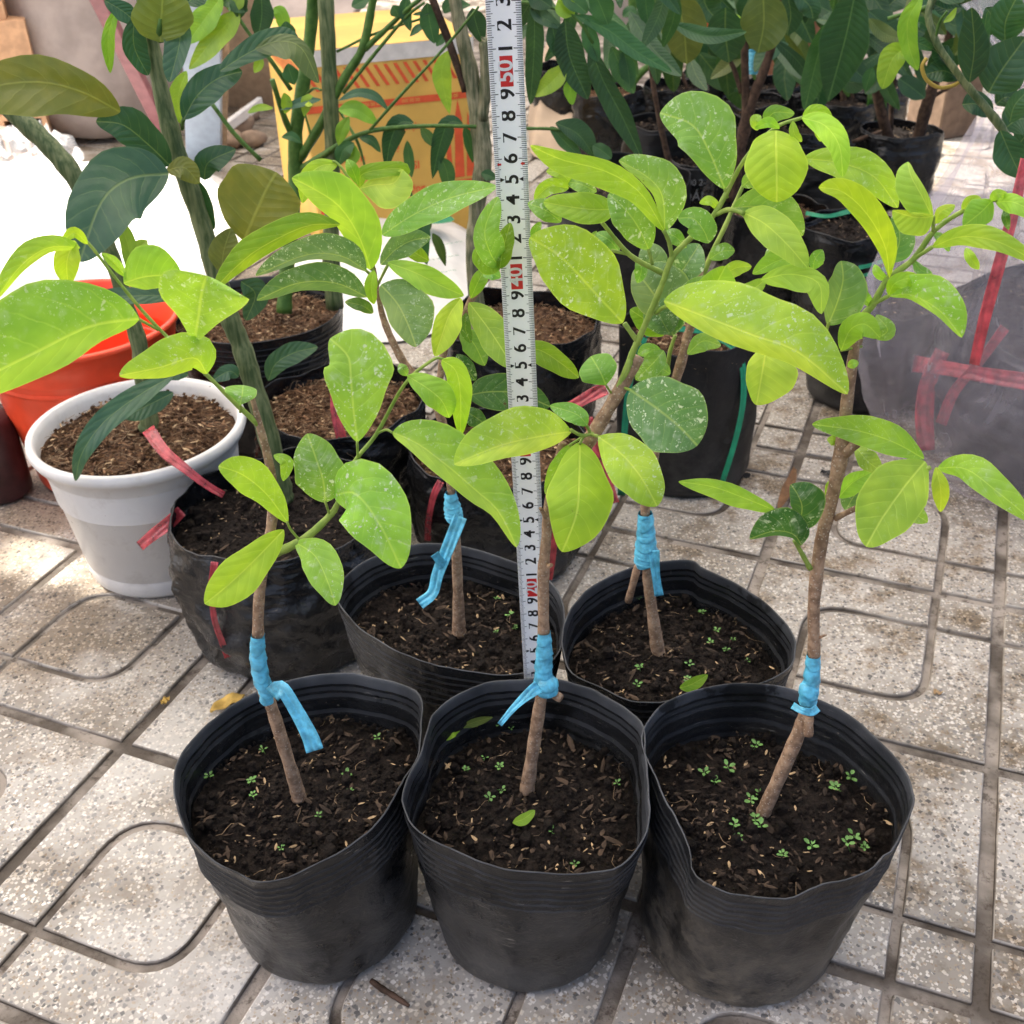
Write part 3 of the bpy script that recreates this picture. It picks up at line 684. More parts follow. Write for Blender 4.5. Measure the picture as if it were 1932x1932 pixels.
def text(s, size, mat, parent, o, ux, uy, name='lettering', extr=0.0, bold=0.0, align='CENTER'):
    """flat lettering: origin o (cm), reading direction ux, up direction uy"""
    cu = bpy.data.curves.new(name, 'FONT'); cu.body = s; cu.size = size; cu.align_x = align; cu.align_y = 'CENTER'; cu.offset = bold; cu.resolution_u = 4
    if extr: cu.extrude = extr
    ob = bpy.data.objects.new(name, cu); COL.objects.link(ob)
    me = bpy.data.meshes.new_from_object(ob.evaluated_get(bpy.context.evaluated_depsgraph_get())); bpy.data.objects.remove(ob)
    uz = ux.cross(uy); v = [o + ux * p.co.x + uy * p.co.y + uz * p.co.z for p in me.vertices]; f = [tuple(p.vertices) for p in me.polygons]
    bpy.data.meshes.remove(me)
    return mesh(name, v, f, mat, parent, False)

# ================================================================ the five potted saplings
RIM_FL = [(327,1478),(348,1411),(404,1355),(468,1312.6),(548,1284),(633,1270),(679,1270),(732,1283),(778,1298.5),(799,1320),(800,1351),(792,1421),(767,1467),(718,1545),(661,1594),(600,1628),(562,1647),(527,1661),(492,1666),(464,1660),(404,1625),(359,1580),(334,1527)]
RIM_FM = [(806,1369),(818,1344),(851,1316),(908,1291),(964,1283),(1048,1281),(1101,1295),(1154,1320),(1196,1348),(1212,1369),(1217,1418),(1224,1478),(1221,1555),(1203,1597),(1168,1632),(1119,1647),(1048,1650),(978,1643),(908,1625),(837,1597),(788,1569),(763,1530),(757,1499),(770,1465),(794,1425)]
RIM_FR = [(1217,1372),(1237,1342),(1262,1320),(1323,1298),(1393,1290),(1464,1295),(1541,1318),(1604,1351),(1657,1390),(1706,1446),(1726,1499),(1720,1531),(1692,1601),(1668,1619),(1636,1647),(1576,1662),(1527,1678),(1478,1696),(1393,1689),(1358,1680),(1309,1647),(1302,1604),(1274,1545),(1253,1506),(1226,1440),(1214,1400)]
RIM_BL = [(637,1133),(647,1090),(714,1048),(795,1027),(872,1031),(943,1052),(1006,1076),(1048,1108),(1066,1154),(1059,1224),(1024,1259),(978,1270),(925,1273),(844,1259),(767,1238),(711,1206),(668,1175)]
RIM_BR = [(1062,1189),(1083,1136),(1126,1101),(1189,1073),(1259,1059),(1306,1057),(1323,1069),(1400,1108),(1457,1150),(1495,1196),(1499,1231),(1485,1263),(1428,1291),(1341,1306),(1270,1320),(1238,1327),(1189,1320),(1136,1298),(1083,1274),(1064,1240)]
saps = {}
for nm, rim, tb, tf, bc, rb, st, seed, lab, spr in (
    ('FL', RIM_FL, 13.6, 12.4, (-12.3, 46.0), 5.5, 10.4, 1, 'grafted sapling in the left pot of the front row', [('G', 1425, 485), ('G', 1130, 610), ('G', 1335, 655), ('G', 1365, 730), ('G', 1710, 820), ('G', 1505, 1000), ('G', 1870, 610), ('G', 1890, 690), ('H', 245, 405)]),
    ('FM', RIM_FM, 13.8, 12.6, (0.4, 45.2), 5.5, 10.2, 2, 'grafted sapling in the middle front pot with a brown side branch', [('H', 815, 520), ('H', 730, 580), ('H', 905, 575), ('H', 840, 740), ('H', 920, 690), ('H', 1540, 650), ('H', 1180, 905), ('H', 1310, 1080), ('H', 905, 345), ('H', 960, 350)]),
    ('FR', RIM_FR, 13.8, 12.5, (13.6, 44.4), 6.0, 10.2, 3, 'grafted sapling in the right pot of the front row with a bent leaning stem', [('I', 215, 600), ('I', 360, 590), ('I', 270, 650), ('I', 475, 760), ('I', 490, 850), ('I', 370, 890), ('I', 390, 940), ('I', 480, 460), ('I', 1000, 620), ('I', 930, 690), ('I', 630, 1040), ('I', 800, 990), ('I', 1030, 950), ('I', 1000, 1010), ('I', 1080, 1000), ('I', 490, 720), ('I', 520, 880)]),
    ('BL', RIM_BL, 13.4, 12.6, (-4.2, 61.0), 5.7, 10.4, 4, 'grafted sapling in the left pot of the second row, right behind the ruler tape', [('E', 890, 1440), ('E', 880, 1620), ('E', 990, 1605), ('E', 940, 1530)]),
    ('BR', RIM_BR, 13.6, 12.6, (11.3, 58.6), 5.8, 10.4, 5, 'grafted sapling in the right pot of the second row, next to the open paving', [('F', 200, 1530), ('F', 275, 1610), ('F', 250, 1680), ('F', 370, 1660), ('F', 325, 1720), ('F', 445, 1775), ('F', 140, 1800), ('F', 120, 1890), ('E', 1330, 1580), ('E', 1655, 1820), ('E', 1460, 1435), ('E', 1640, 1440), ('E', 1630, 1910)])):
    b = Vector((bc[0], bc[1], 0)); t = thing('potted_sapling', b, lab, 'potted sapling', 'grafted saplings in black pots'); saps[nm] = t
    cen, lp = loop_from_rim(rimpts(rim, tb, tf))
    _, SO, sc, edge = pot(t, lp, b, rb, st, M['potmud' if nm == 'FR' else 'pot'], M['soil'], 6, 0.22, seed, ribamp=0.10, bumps=.5)
    litter(SO, sc, edge, st, seed, 0.5, lit(SOIL_DARK))
    rd = random.Random(seed)
    for r, x, y in spr: sprout(t, *q(r, x, y), soil_z(st, *onz(*q(r, x, y), st).xy, seed, .5), rd, .88 if nm == 'FR' else .66)
P1, P2, P3, P4, P5 = (saps[k] for k in ('FL', 'FM', 'FR', 'BL', 'BR'))
# moulded lettering low on the right front pot
o = at(1500, 1798, 39.3); nrm = Vector((0.16, -1, 0.1)).normalized()
def wall_text(s, size, x, y, d, yaw, tilt=0.12, par=P3):
    ux = Vector((math.cos(yaw), math.sin(yaw), 0)); uy = Vector((-math.sin(yaw) * -tilt, math.cos(yaw) * -tilt, 1)).normalized()
    return text(s, size, M['pot'], par, at(x, y, d), ux, uy, 'moulded_lettering', 0.05)

# ---- front left sapling
stem(P1, zs('G', [(1605, 720, 46.3, 42), (1590, 660, 46.3, 37), (1520, 430, 46.2, 34), (1450, 210, 46.1, 34)]) + zs('D', [(1410, 1900, 46.1, 33), (1385, 1620, 46.2, 31), (1400, 1330, 46.4, 30), (1455, 1050, 46.6, 29), (1465, 850, 46.8, 25), (1440, 680, 47, 23), (1395, 510, 47.2, 20), (1350, 340, 47.4, 13)]), M['bark'])
GT = tape_wrap(P1, zs('D', [(1383, 1625, 46.1, 37), (1385, 1750, 46, 44), (1405, 1870, 46, 44)]) + zs('G', [(1425, 130, 46, 40), (1432, 200, 46, 36)]))
ribbon(GT, [(*q('G', 1460, 165), 45), (*q('G', 1510, 130), 44.3), (*q('G', 1590, 250), 43.6), (*q('G', 1660, 380), 43), (*q('G', 1690, 465), 42.6)], 34, M['bluetape'], 'tape_tail', .25)
stem(P1, zs('D', [(1470, 1190, 46.4, 26), (1560, 1150, 46, 24), (1660, 1090, 46, 22), (1770, 985, 46, 19)]) + zs('E', [(30, 920, 46, 16), (120, 700, 46, 13), (240, 545, 46.5, 11), (390, 280, 47, 10), (540, 150, 47.5, 9), (600, 145, 47.6, 7)]), M['shoot'], 'shoot')
stem(P1, zs('D', [(1385, 495, 47.2, 17), (1250, 370, 47, 13), (1110, 230, 47, 11)]) + zs('A', [(830, 1740, 47, 10), (650, 1530, 47, 9), (470, 1300, 47, 8), (390, 1255, 47, 6)]), M['shoot'], 'shoot')
for a in (zs('E', [(240, 545, 46.5, 7), (290, 525, 46.2, 7), (325, 540, 46, 7)]), zs('E', [(140, 680, 46, 8), (135, 590, 45.5, 7)]), zs('D', [(1770, 985, 46, 8), (1745, 910, 45.6, 7)]), zs('D', [(1610, 1120, 46, 8), (1560, 1060, 45.7, 7), (1540, 1020, 45.4, 7)]), zs('D', [(1100, 230, 47, 8), (1060, 150, 46, 7)]), zs('A', [(1040, 1900, 47, 8), (1040, 1850, 46.8, 7)]), zs('A', [(850, 1770, 47, 9), (740, 1710, 46.6, 8)]), zs('D', [(1290, 430, 47, 8), (1290, 390, 46.8, 6)])): stem(P1, a, M['shoot'], 'petiole', 7)
leaves(P1, 'D', 'leaf', 46, [
    R('L', [(745, 1712), (480, 1755), (220, 1880), (-80, 2030), (-330, 2180)], (120, 300), r='A', al=-35, ar=16, e=-5, spots=.7),
    R('L', [(1040, 1855), (1065, 1700), (1085, 1560), (1110, 1480)], (210, 220), r='A', f=1.9, al=30, ar=25, e=-3, spots=.9, qx=.6),
    R('L', [(1110, 225), (1040, 140), (860, 190), (640, 235)], (60, 130), al=-50, ar=18, e=-2, spots=.8),
    R('M', [(1288, 395), (1300, 340), (1305, 285)], (95, 75), f=1.9, qx=.6, e=1),
    R('L', [(430, 1330), (260, 1330), (110, 1430), (-30, 1620)], (30, 75), r='A', al=-40, ar=20, e=-2),
    R('Y', [(400, 1290), (360, 1400), (365, 1540)], (62, 66), r='A', al=25, ar=25, m=-1),
    R('L', [(665, 1520), (760, 1490), (860, 1480), (975, 1490)], (150, 62), r='A', ar=-25, al=20, spots=.1),
    R('L', [(680, 1490), (610, 1410), (545, 1360)], (24, 28), r='A', al=40, ar=40),
    R('Y', [(470, 1310), (400, 1250), (330, 1300)], (25, 30), r='A'),
    R('L', [(1545, 1025), (1430, 870), (1300, 765), (1172, 720)], (75, 95), f=1.15, e=-2, spots=.35),
    R('Y', [(1522, 1062), (1360, 1230), (1210, 1370), (1098, 1458)], (105, 95), e=-4, spots=0, al=8, ar=8),
    R('L', [(1585, 1128), (1690, 1200), (1755, 1330), (1800, 1468)], (95, 85), e=-4, spots=.9),
    R('M', [(1745, 915), (1735, 800), (1700, 690), (1650, 545)], (135, 120), e=1, spots=1.1),
    R('L', [(10, 875), (130, 870), (260, 1040), (370, 1268)], (185, 150), r='E', e=-4, f=.95, spots=1.2),
    R('L', [(135, 590), (112, 400), (100, 250), (85, 130), (-10, 35)], (125, 200), r='E', f=1.15, al=10, ar=20, e=2, spots=1.0),
    R('L', [(325, 540), (460, 600), (620, 720), (770, 850), (890, 960), (990, 1155)], (165, 62), r='E', f=.85, al=12, ar=-20, e=-3, spots=.7),
    R('Y', [(590, 150), (665, 210), (690, 350), (690, 560)], (60, 60), r='E', al=35, ar=-10, f=.9, spots=.1),
    R('L', [(405, 235), (510, 300), (590, 370), (630, 460)], (80, 65), r='E', al=15, ar=-15, spots=.1),
    R('M', [(405, 235), (380, 200), (360, 170)], (25, 25), r='E'),
    R('L', [(1470, 660), (1540, 700), (1520, 800)], (30, 36))])

# ---- front middle sapling
stem(P2, zs('H', [(1040, 705, 46.8, 45), (1052, 640, 46.8, 39), (1085, 420, 46.8, 35), (1125, 160, 46.8, 34)]) + zs('E', [(1137, 1880, 46.8, 33), (1135, 1600, 46.8, 32), (1135, 1300, 46.9, 33), (1150, 1100, 47, 28), (1165, 900, 47.2, 25), (1225, 640, 47.6, 22), (1240, 590, 47.7, 22)]), M['bark'])
stem(P2, zs('E', [(1150, 1000, 47, 14), (1118, 945, 46.5, 9)]), M['bark'], 'bud_stub')
stem(P2, zs('E', [(1150, 1260, 47, 18), (1180, 1250, 46.2, 9)]), M['bark'], 'bud_stub')
stem(P2, zs('H', [(1150, 140, 46.6, 26), (1230, 185, 46, 24)]), M['bark'], 'cut_stub')
GT = tape_wrap(P2, zs('E', [(1138, 1610, 46.7, 35), (1140, 1700, 46.6, 44), (1135, 1800, 46.5, 48), (1138, 1900, 46.4, 56)]) + zs('H', [(1150, 115, 46.2, 66), (1155, 150, 46.2, 55)]))
ribbon(GT, [(*q('H', 1110, 120), 45.6), (*q('H', 1050, 165), 45), (*q('H', 980, 230), 44.4), (*q('H', 900, 325), 44)], 26, M['bluetape'], 'tape_tail', .2, ends=.45)
stem(P2, zs('E', [(1175, 860, 47.2, 30), (1260, 740, 47.4, 36), (1380, 580, 48, 40), (1500, 385, 48.6, 37), (1590, 230, 49, 36), (1640, 130, 49.2, 38)]), M['bark'], 'branch')
stem(P2, zs('E', [(1530, 320, 48.7, 18), (1590, 180, 48.9, 20)]) + zs('B', [(1610, 1900, 49, 18), (1690, 1720, 49, 17), (1770, 1530, 49, 16.5), (1825, 1385, 49, 17), (1900, 1300, 49, 15.5)]) + zs('C', [(270, 1150, 49, 15), (430, 860, 49.3, 12), (590, 690, 49.8, 11), (730, 635, 50, 9), (800, 610, 50, 7)]), M['shoot'], 'shoot')
stem(P2, zs('B', [(1570, 1735, 49, 14), (1630, 1820, 49, 14), (1650, 1850, 49, 14)]), M['shoot'], 'petiole', 7)
for a in (zs('E', [(1400, 545, 47.5, 11), (1340, 555, 47, 10), (1280, 525, 46.6, 10)]), zs('E', [(1385, 540, 47.5, 10), (1365, 500, 47.2, 9), (1350, 480, 47, 8)]), zs('E', [(1390, 550, 47.5, 10), (1430, 560, 47, 10)]), zs('E', [(1350, 560, 47.3, 9), (1330, 600, 46.8, 8)]), zs('E', [(1340, 565, 47.3, 8), (1270, 610, 47.2, 7)]), zs('B', [(1825, 1385, 49, 13), (1810, 1300, 48.8, 12), (1780, 1235, 48.6, 11)]), zs('B', [(1720, 1420, 49.5, 10), (1700, 1340, 49.4, 10)]), zs('B', [(1780, 1470, 50.2, 17), (1600, 1370, 50, 14), (1450, 1195, 50, 11)]), zs('C', [(340, 1060, 49.2, 9), (325, 1010, 49, 8)]), zs('C', [(280, 1150, 49, 14), (350, 1125, 48.6, 13), (430, 1145, 48, 12)]), zs('B', [(1740, 1680, 49, 13), (1780, 1650, 48.6, 12), (1830, 1640, 48.2, 10)]), zs('E', [(1500, 330, 48.7, 7), (1470, 285, 48.4, 6)]), zs('E', [(1570, 300, 48.6, 9), (1620, 320, 48, 9)]), zs('B', [(1610, 1370, 50, 9), (1500, 1345, 50, 9)])): stem(P2, a, M['shoot'], 'petiole', 7)
leaves(P2, 'E', 'leaf', 47, [
    R('L', [(1285, 535), (1120, 560), (900, 610), (655, 710)], (75, 165), e=-4, al=-5, ar=18, m=-3, f=1.1, spots=.7),
    R('M', [(1370, 500), (1310, 440), (1170, 395)], (52, 45), e=1, spots=.4),
    R('L', [(1430, 560), (1560, 660), (1665, 790), (1745, 935)], (120, 125), e=-4, f=1.1, spots=.8),
    R('Y', [(1330, 592), (1325, 800), (1310, 980), (1235, 1180)], (165, 150), e=-4, m=-4, al=-8, ar=-8, spots=.05, qx=.62),
    R('L', [(1285, 600), (1215, 720), (1145, 870)], (45, 40), al=-30, d=.5),
    R('L', [(1560, 1732), (1400, 1560), (1230, 1380), (1060, 1275)], (150, 190), r='B', d=2, e=-3, spots=1.2, f=1.05, qx=.62),
    R('M', [(1470, 285), (1440, 215), (1390, 130)], (105, 95), d=1.5, e=1, f=1.4, qx=.62, spots=.3),
    R('D', [(1600, 310), (1730, 400), (1860, 505), (1960, 610)], (185, 175), d=1, e=-3, spots=1.2, qx=.55),
    R('L', [(1785, 1240), (1650, 1030), (1460, 915), (1230, 855), (1065, 780)], (85, 50), r='B', d=1.6, e=-4, al=-20, ar=35, spots=.15),
    R('M', [(1785, 1240), (1770, 1050), (1690, 950), (1540, 862)], (40, 130), r='B', d=2, ar=10, spots=1.0, qx=.6),
    R('M', [(1700, 1340), (1650, 1230), (1580, 1130), (1485, 1040)], (95, 90), r='B', d=2.8, spots=1.0),
    R('L', [(1530, 1120), (1420, 1125), (1280, 1110), (1135, 1085)], (75, 80), r='B', d=3.5, e=-1, spots=.1),
    R('M', [(1230, 1190), (1150, 1130), (1050, 1090)], (50, 55), r='B', d=4),
    R('L', [(1270, 1010), (1170, 1000), (1085, 1070)], (42, 42), r='B', d=4),
    R('M', [(1420, 1030), (1340, 990), (1260, 975)], (40, 40), r='B', d=4, spots=1),
    R('M', [(1540, 1350), (1490, 1290), (1420, 1250)], (40, 36), r='B', d=4.5, spots=.2),
    R('M', [(325, 1015), (240, 810), (150, 670), (-22, 606)], (115, 185), r='C', d=2, e=2, f=1.15, spots=.8, qx=.62),
    R('Y', [(600, 700), (600, 800), (605, 950), (605, 1085)], (150, 150), r='C', d=2.4, m=-2, e=-2, al=-15, ar=-15, qx=.55, spots=0),
    R('Y', [(740, 632), (860, 670), (940, 780), (960, 948)], (62, 66), r='C', d=2.6, e=-3, al=-15, ar=-10, spots=0),
    R('Y', [(745, 620), (830, 600), (910, 680)], (40, 40), r='C', d=3),
    R('M', [(540, 670), (590, 605), (700, 608)], (38, 48), r='C', d=4, spots=.1),
    R('L', [(500, 700), (490, 650), (520, 620)], (28, 30), r='C', d=2.8),
    R('L', [(750, 850), (950, 875), (1130, 950), (1255, 1115)], (95, 88), r='C', d=3.4, e=-1, spots=.4),
    R('M', [(370, 1115), (500, 1110), (640, 1150), (745, 1265)], (100, 90), r='C', d=2.6, spots=.7),
    R('L', [(425, 1140), (540, 1200), (660, 1310), (768, 1435)], (95, 85), r='C', d=1.4, e=-3, al=5, ar=-35, spots=.1),
    R('M', [(240, 1305), (215, 1240), (160, 1175), (75, 1170)], (72, 72), r='C', d=1.6, spots=.9),
    R('M', [(245, 1390), (310, 1350), (380, 1345)], (42, 42), r='C', d=2, spots=.5),
    R('L', [(0, 1615), (220, 1700), (480, 1800), (720, 1890), (985, 2115)], (230, 85), r='C', d=.6, e=-5, m=-5, al=14, ar=-25, f=.95, spots=.9),
    R('L', [(550, 70), (525, 220), (495, 392)], (170, 75), d=1.5, r='F', e=-2, under=True, spots=0, qx=.6),
    R('Y', [(200, 1660), (260, 1560), (330, 1428)], (75, 125), r='C', d=.6, e=0, spots=0),
    R('L', [(330, 1640), (440, 1580), (545, 1500)], (50, 50), r='C', d=1.4, spots=.1),
    R('M', [(60, 1660), (150, 1570), (240, 1480)], (55, 60), r='C', d=2.4, spots=.5),
    R('L', [(780, 1450), (650, 1390), (475, 1470)], (40, 62), r='C', d=1.6, spots=.2)])

leaves(P2, 'C', 'leaf', 49.5, [
    R('L', [(470, 880), (520, 900), (560, 960)], (28, 20), spots=0), R('L', [(690, 650), (700, 720), (740, 760)], (26, 24), spots=0), R('L', [(620, 690), (560, 660), (490, 690)], (22, 30), spots=0),
    R('M', [(420, 1000), (480, 960), (560, 1010)], (40, 50), d=2), R('L', [(300, 1130), (250, 1080), (190, 1090)], (22, 26)), R('M', [(120, 1330), (60, 1270), (0, 1250)], (40, 36), d=2), R('L', [(760, 640), (820, 690), (840, 760)], (26, 22), spots=0),
    R('M', [(560, 1330), (600, 1420), (700, 1480)], (50, 46), d=2.5), R('L', [(300, 1500), (380, 1440), (470, 1430)], (36, 40), d=1.5), R('M', [(680, 1540), (760, 1500), (860, 1490)], (48, 40), d=2)])
leaves(P2, 'B', 'leaf', 51, [R('L', [(1300, 1010), (1230, 930), (1150, 920)], (30, 36), spots=0), R('M', [(1420, 1240), (1360, 1330), (1300, 1330)], (34, 30), d=1), R('L', [(1120, 1190), (1090, 1250), (1100, 1300)], (24, 26), d=1), R('M', [(1640, 1390), (1660, 1450), (1640, 1520)], (30, 34), d=1)])

# ---- front right sapling
stem(P3, zs('I', [(528, 815, 44.6, 42), (545, 770, 44.6, 38), (640, 560, 44.8, 38), (735, 340, 45, 40), (770, 250, 45.1, 38)]) + zs('F', [(790, 1930, 45.2, 38), (805, 1730, 45.3, 32), (805, 1450, 45.6, 33), (845, 1120, 46, 36), (895, 920, 46.3, 34), (950, 650, 46.8, 40), (985, 350, 47.2, 32), (1030, 40, 47.6, 27)]) + zs('C', [(1040, 1840, 47.8, 25), (1055, 1720, 48, 22)]), M['bark'])
stem(P3, zs('I', [(775, 285, 44.6, 28), (775, 385, 44.2, 25)]), M['bark'], 'cut_stub')
stem(P3, zs('F', [(920, 1000, 46, 18), (1040, 940, 45.3, 15)]), M['bark'], 'branch')
stem(P3, zs('F', [(970, 650, 46.6, 32), (1045, 585, 46.4, 26)]), M['bark'], 'branch')
stem(P3, zs('F', [(835, 1640, 45.3, 8), (870, 1625, 45, 5)]), M['bark'], 'bud_stub')
stem(P3, zs('C', [(1075, 1690, 48, 22), (1130, 1620, 48, 19), (1200, 1500, 48, 18), (1340, 1390, 48, 17), (1450, 1240, 48, 14), (1600, 1135, 48.2, 12), (1750, 1075, 48.4, 10), (1960, 1095, 48.5, 9)]), M['shoot'], 'shoot')
stem(P3, zs('F', [(785, 1270, 45.6, 16), (740, 1190, 45.5, 13), (700, 1120, 45.3, 11)]), M['shoot'], 'shoot')
for a in (zs('F', [(725, 1150, 45.4, 8), (718, 1060, 45.2, 8)]), zs('F', [(1030, 945, 45.3, 12), (1250, 830, 45, 10), (1430, 725, 44.6, 12)]), zs('C', [(1210, 1490, 48, 12), (1205, 1420, 47.6, 11)]), zs('C', [(1340, 1390, 48, 12), (1440, 1325, 47.5, 11)]), zs('C', [(1445, 1250, 48, 11), (1445, 1160, 47.7, 10)]), zs('C', [(1110, 1640, 48, 12), (1210, 1585, 47.6, 11)]), zs('C', [(1060, 1860, 47.8, 8), (950, 1880, 47, 8)]), zs('C', [(870, 1780, 47.6, 9), (885, 1730, 47.6, 9)])): stem(P3, a, M['shoot'], 'petiole', 7)
GT = tape_wrap(P3, zs('F', [(803, 1735, 45.2, 37), (795, 1830, 45.1, 43), (785, 1925, 45, 46)]) + zs('I', [(775, 130, 44.9, 50), (772, 195, 44.9, 48), (770, 215, 44.9, 38)]))
ribbon(GT, [(*q('I', 690, 222), 44.4), (*q('I', 740, 250), 43.8), (*q('I', 790, 258), 43.8), (*q('I', 825, 235), 44.3)], 16, M['bluetape'], 'tape_tail', .3)
leaves(P3, 'C', 'leaf', 47.5, [
    R('L', [(520, 1500), (680, 1470), (830, 1520), (845, 1685)], (50, 85), d=-.6, e=-2, al=10, ar=-20, spots=0),
    R('D', [(880, 1745), (930, 1620), (960, 1500), (950, 1400)], (70, 130), d=.3, spots=1.0),
    R('M', [(800, 1445), (810, 1390), (850, 1340)], (30, 48), d=1),
    R('Y', [(1210, 1490), (1185, 1320), (1090, 1150), (960, 1030), (830, 1005)], (55, 85), e=-5, m=-4, al=25, ar=-8, f=1.2, spots=0),
    R('D', [(1215, 1410), (1265, 1290), (1240, 1145)], (65, 75), d=1, spots=.8),
    R('L', [(1442, 1165), (1390, 1060), (1330, 950), (1308, 868)], (105, 30), e=1, al=15, spots=0, f=.9),
    R('Y', [(1445, 1160), (1350, 1165), (1225, 1130)], (98, 24), d=-.4, al=-20, spots=0),
    R('L', [(1455, 1200), (1485, 1135), (1562, 1100)], (22, 42), d=.5, spots=.5),
    R('L', [(1440, 1325), (1600, 1270), (1800, 1300), (2020, 1420)], (62, 50), d=-.5, e=-4, al=15, ar=-10, spots=0),
    R('L', [(1760, 1078), (1700, 1140), (1605, 1215)], (62, 72), d=.5, e=-1, al=-10, spots=0),
    R('L', [(1780, 1085), (1880, 1085), (2020, 1160)], (42, 60), d=1, e=-2, spots=0),
    R('g', [(1835, 1110), (1835, 1170), (1850, 1235)], (20, 22), d=1),
    R('Y', [(1620, 1330), (1650, 1390), (1690, 1445)], (28, 30), d=0),
    R('L', [(1212, 1590), (1330, 1585), (1480, 1670), (1598, 1812)], (135, 28), e=-3, al=10, ar=-40, spots=1.1, f=1.15),
    R('Y', [(1205, 1585), (1240, 1520), (1330, 1500), (1420, 1600)], (40, 40), d=-.7, al=-20, spots=0),
    R('L', [(950, 1880), (1000, 1770), (1080, 1740), (1160, 1812)], (60, 75), d=-.5, e=-1, spots=.1),
    R('M', [(1140, 1820), (1200, 1770), (1140, 1690)], (62, 40), d=.3, spots=.6),
    R('L', [(985, 185), (1015, 170), (1045, 165)], (22, 24), r='F', d=-.6),
    R('L', [(1395, 680), (1230, 590), (1040, 530), (795, 495)], (72, 85), r='F', d=-2.5, e=2, al=-35, ar=15, spots=.4),
    R('L', [(1402, 695), (1290, 830), (1170, 1000), (1085, 1152)], (140, 165), r='F', d=-2.5, e=-4, spots=.05, al=10, ar=14),
    R('Y', [(1460, 725), (1485, 850), (1485, 965)], (42, 42), r='F', d=-3, spots=0),
    R('L', [(1470, 730), (1620, 735), (1780, 850), (2010, 1040)], (85, 62), r='F', d=-3, e=-4, al=10, ar=-25, spots=.5),
    R('L', [(935, 890), (1010, 810), (1115, 750)], (45, 55), r='F', d=1.5, spots=.1),
    R('L', [(1030, 615), (1090, 690), (1170, 750)], (55, 45), r='F', d=1, al=-20, spots=.6),
    R('D', [(975, 960), (1020, 880), (1095, 800)], (62, 60), r='F', d=2.2, spots=.8),
    R('L', [(1300, 960), (1350, 980), (1415, 1020)], (45, 40), r='F', d=0, spots=.2),
    R('L', [(870, 880), (900, 830), (930, 790)], (30, 36), r='F', d=2),
    R('L', [(875, 575), (910, 580), (940, 600)], (22, 28), r='F', d=0),
    R('L', [(597, 958), (430, 890), (260, 830), (78, 803)], (58, 42), r='F', d=-2, e=-1, al=-10, ar=35, spots=.2, f=.9),
    R('G', [(738, 1145), (690, 1085), (590, 1070), (460, 1112)], (22, 112), r='F', d=-2.4, al=-40, ar=15, spots=1.0, qx=.6),
    R('G', [(718, 1060), (740, 950), (720, 880), (680, 818)], (50, 118), r='F', d=-2.2, spots=1.0, f=.85)])

leaves(P3, 'C', 'leaf', 48.3, [
    R('L', [(1750, 1078), (1790, 1040), (1850, 1050)], (24, 26), spots=0), R('L', [(1600, 1135), (1640, 1080), (1700, 1060)], (26, 30), spots=0), R('M', [(1340, 1400), (1380, 1450), (1440, 1470)], (24, 30)), R('L', [(1120, 1640), (1080, 1600), (1060, 1540)], (26, 30)),
    R('M', [(1440, 1250), (1500, 1290), (1530, 1350)], (26, 24)), R('L', [(1060, 1720), (1000, 1700), (960, 1660)], (26, 30)), R('L', [(1200, 1500), (1150, 1470), (1130, 1420)], (24, 26))])

# ---- back left sapling
stem(P4, zs('E', [(682, 1620, 61.4, 42), (680, 1540, 61.4, 34), (672, 1280, 61.4, 28), (655, 1010, 61.6, 27), (645, 880, 61.8, 26), (590, 480, 62.2, 24), (480, 280, 62.6, 22), (390, 170, 63, 22), (320, 40, 63.2, 20)]) + zs('B', [(270, 1690, 63.4, 17), (245, 1560, 63.5, 13), (225, 1440, 63.6, 11)]), M['bark'])
stem(P4, zs('E', [(560, 420, 62.3, 20), (610, 60, 62.6, 20)]) + zs('B', [(690, 1760, 62.8, 20), (730, 1640, 63, 18), (800, 1530, 63, 22), (830, 1490, 63, 20)]), M['bark'], 'branch')
GT = tape_wrap(P4, zs('E', [(635, 860, 61.5, 30), (645, 940, 61.4, 46), (655, 985, 61.3, 48), (660, 1010, 61.3, 38)]))
ribbon(GT, [(*q('E', 690, 990), 60.8), (*q('E', 650, 1090), 60.3), (*q('E', 570, 1290), 59.6), (*q('E', 540, 1400), 59.2), (*q('E', 470, 1460), 58.8)], 26, M['bluetape'], 'tape_tail', .2)
ribbon(GT, [(*q('E', 600, 1260), 59.6), (*q('E', 550, 1190), 59.4)], 20, M['bluetape'], 'tape_tail', .2)
for a in (zs('B', [(225, 1450, 63.5, 9), (205, 1440, 63.2, 9)]), zs('B', [(235, 1500, 63.5, 8), (180, 1450, 62.8, 8)]), zs('B', [(240, 1540, 63.5, 8), (300, 1420, 63, 8)])): stem(P4, a, M['shoot'], 'petiole', 7)
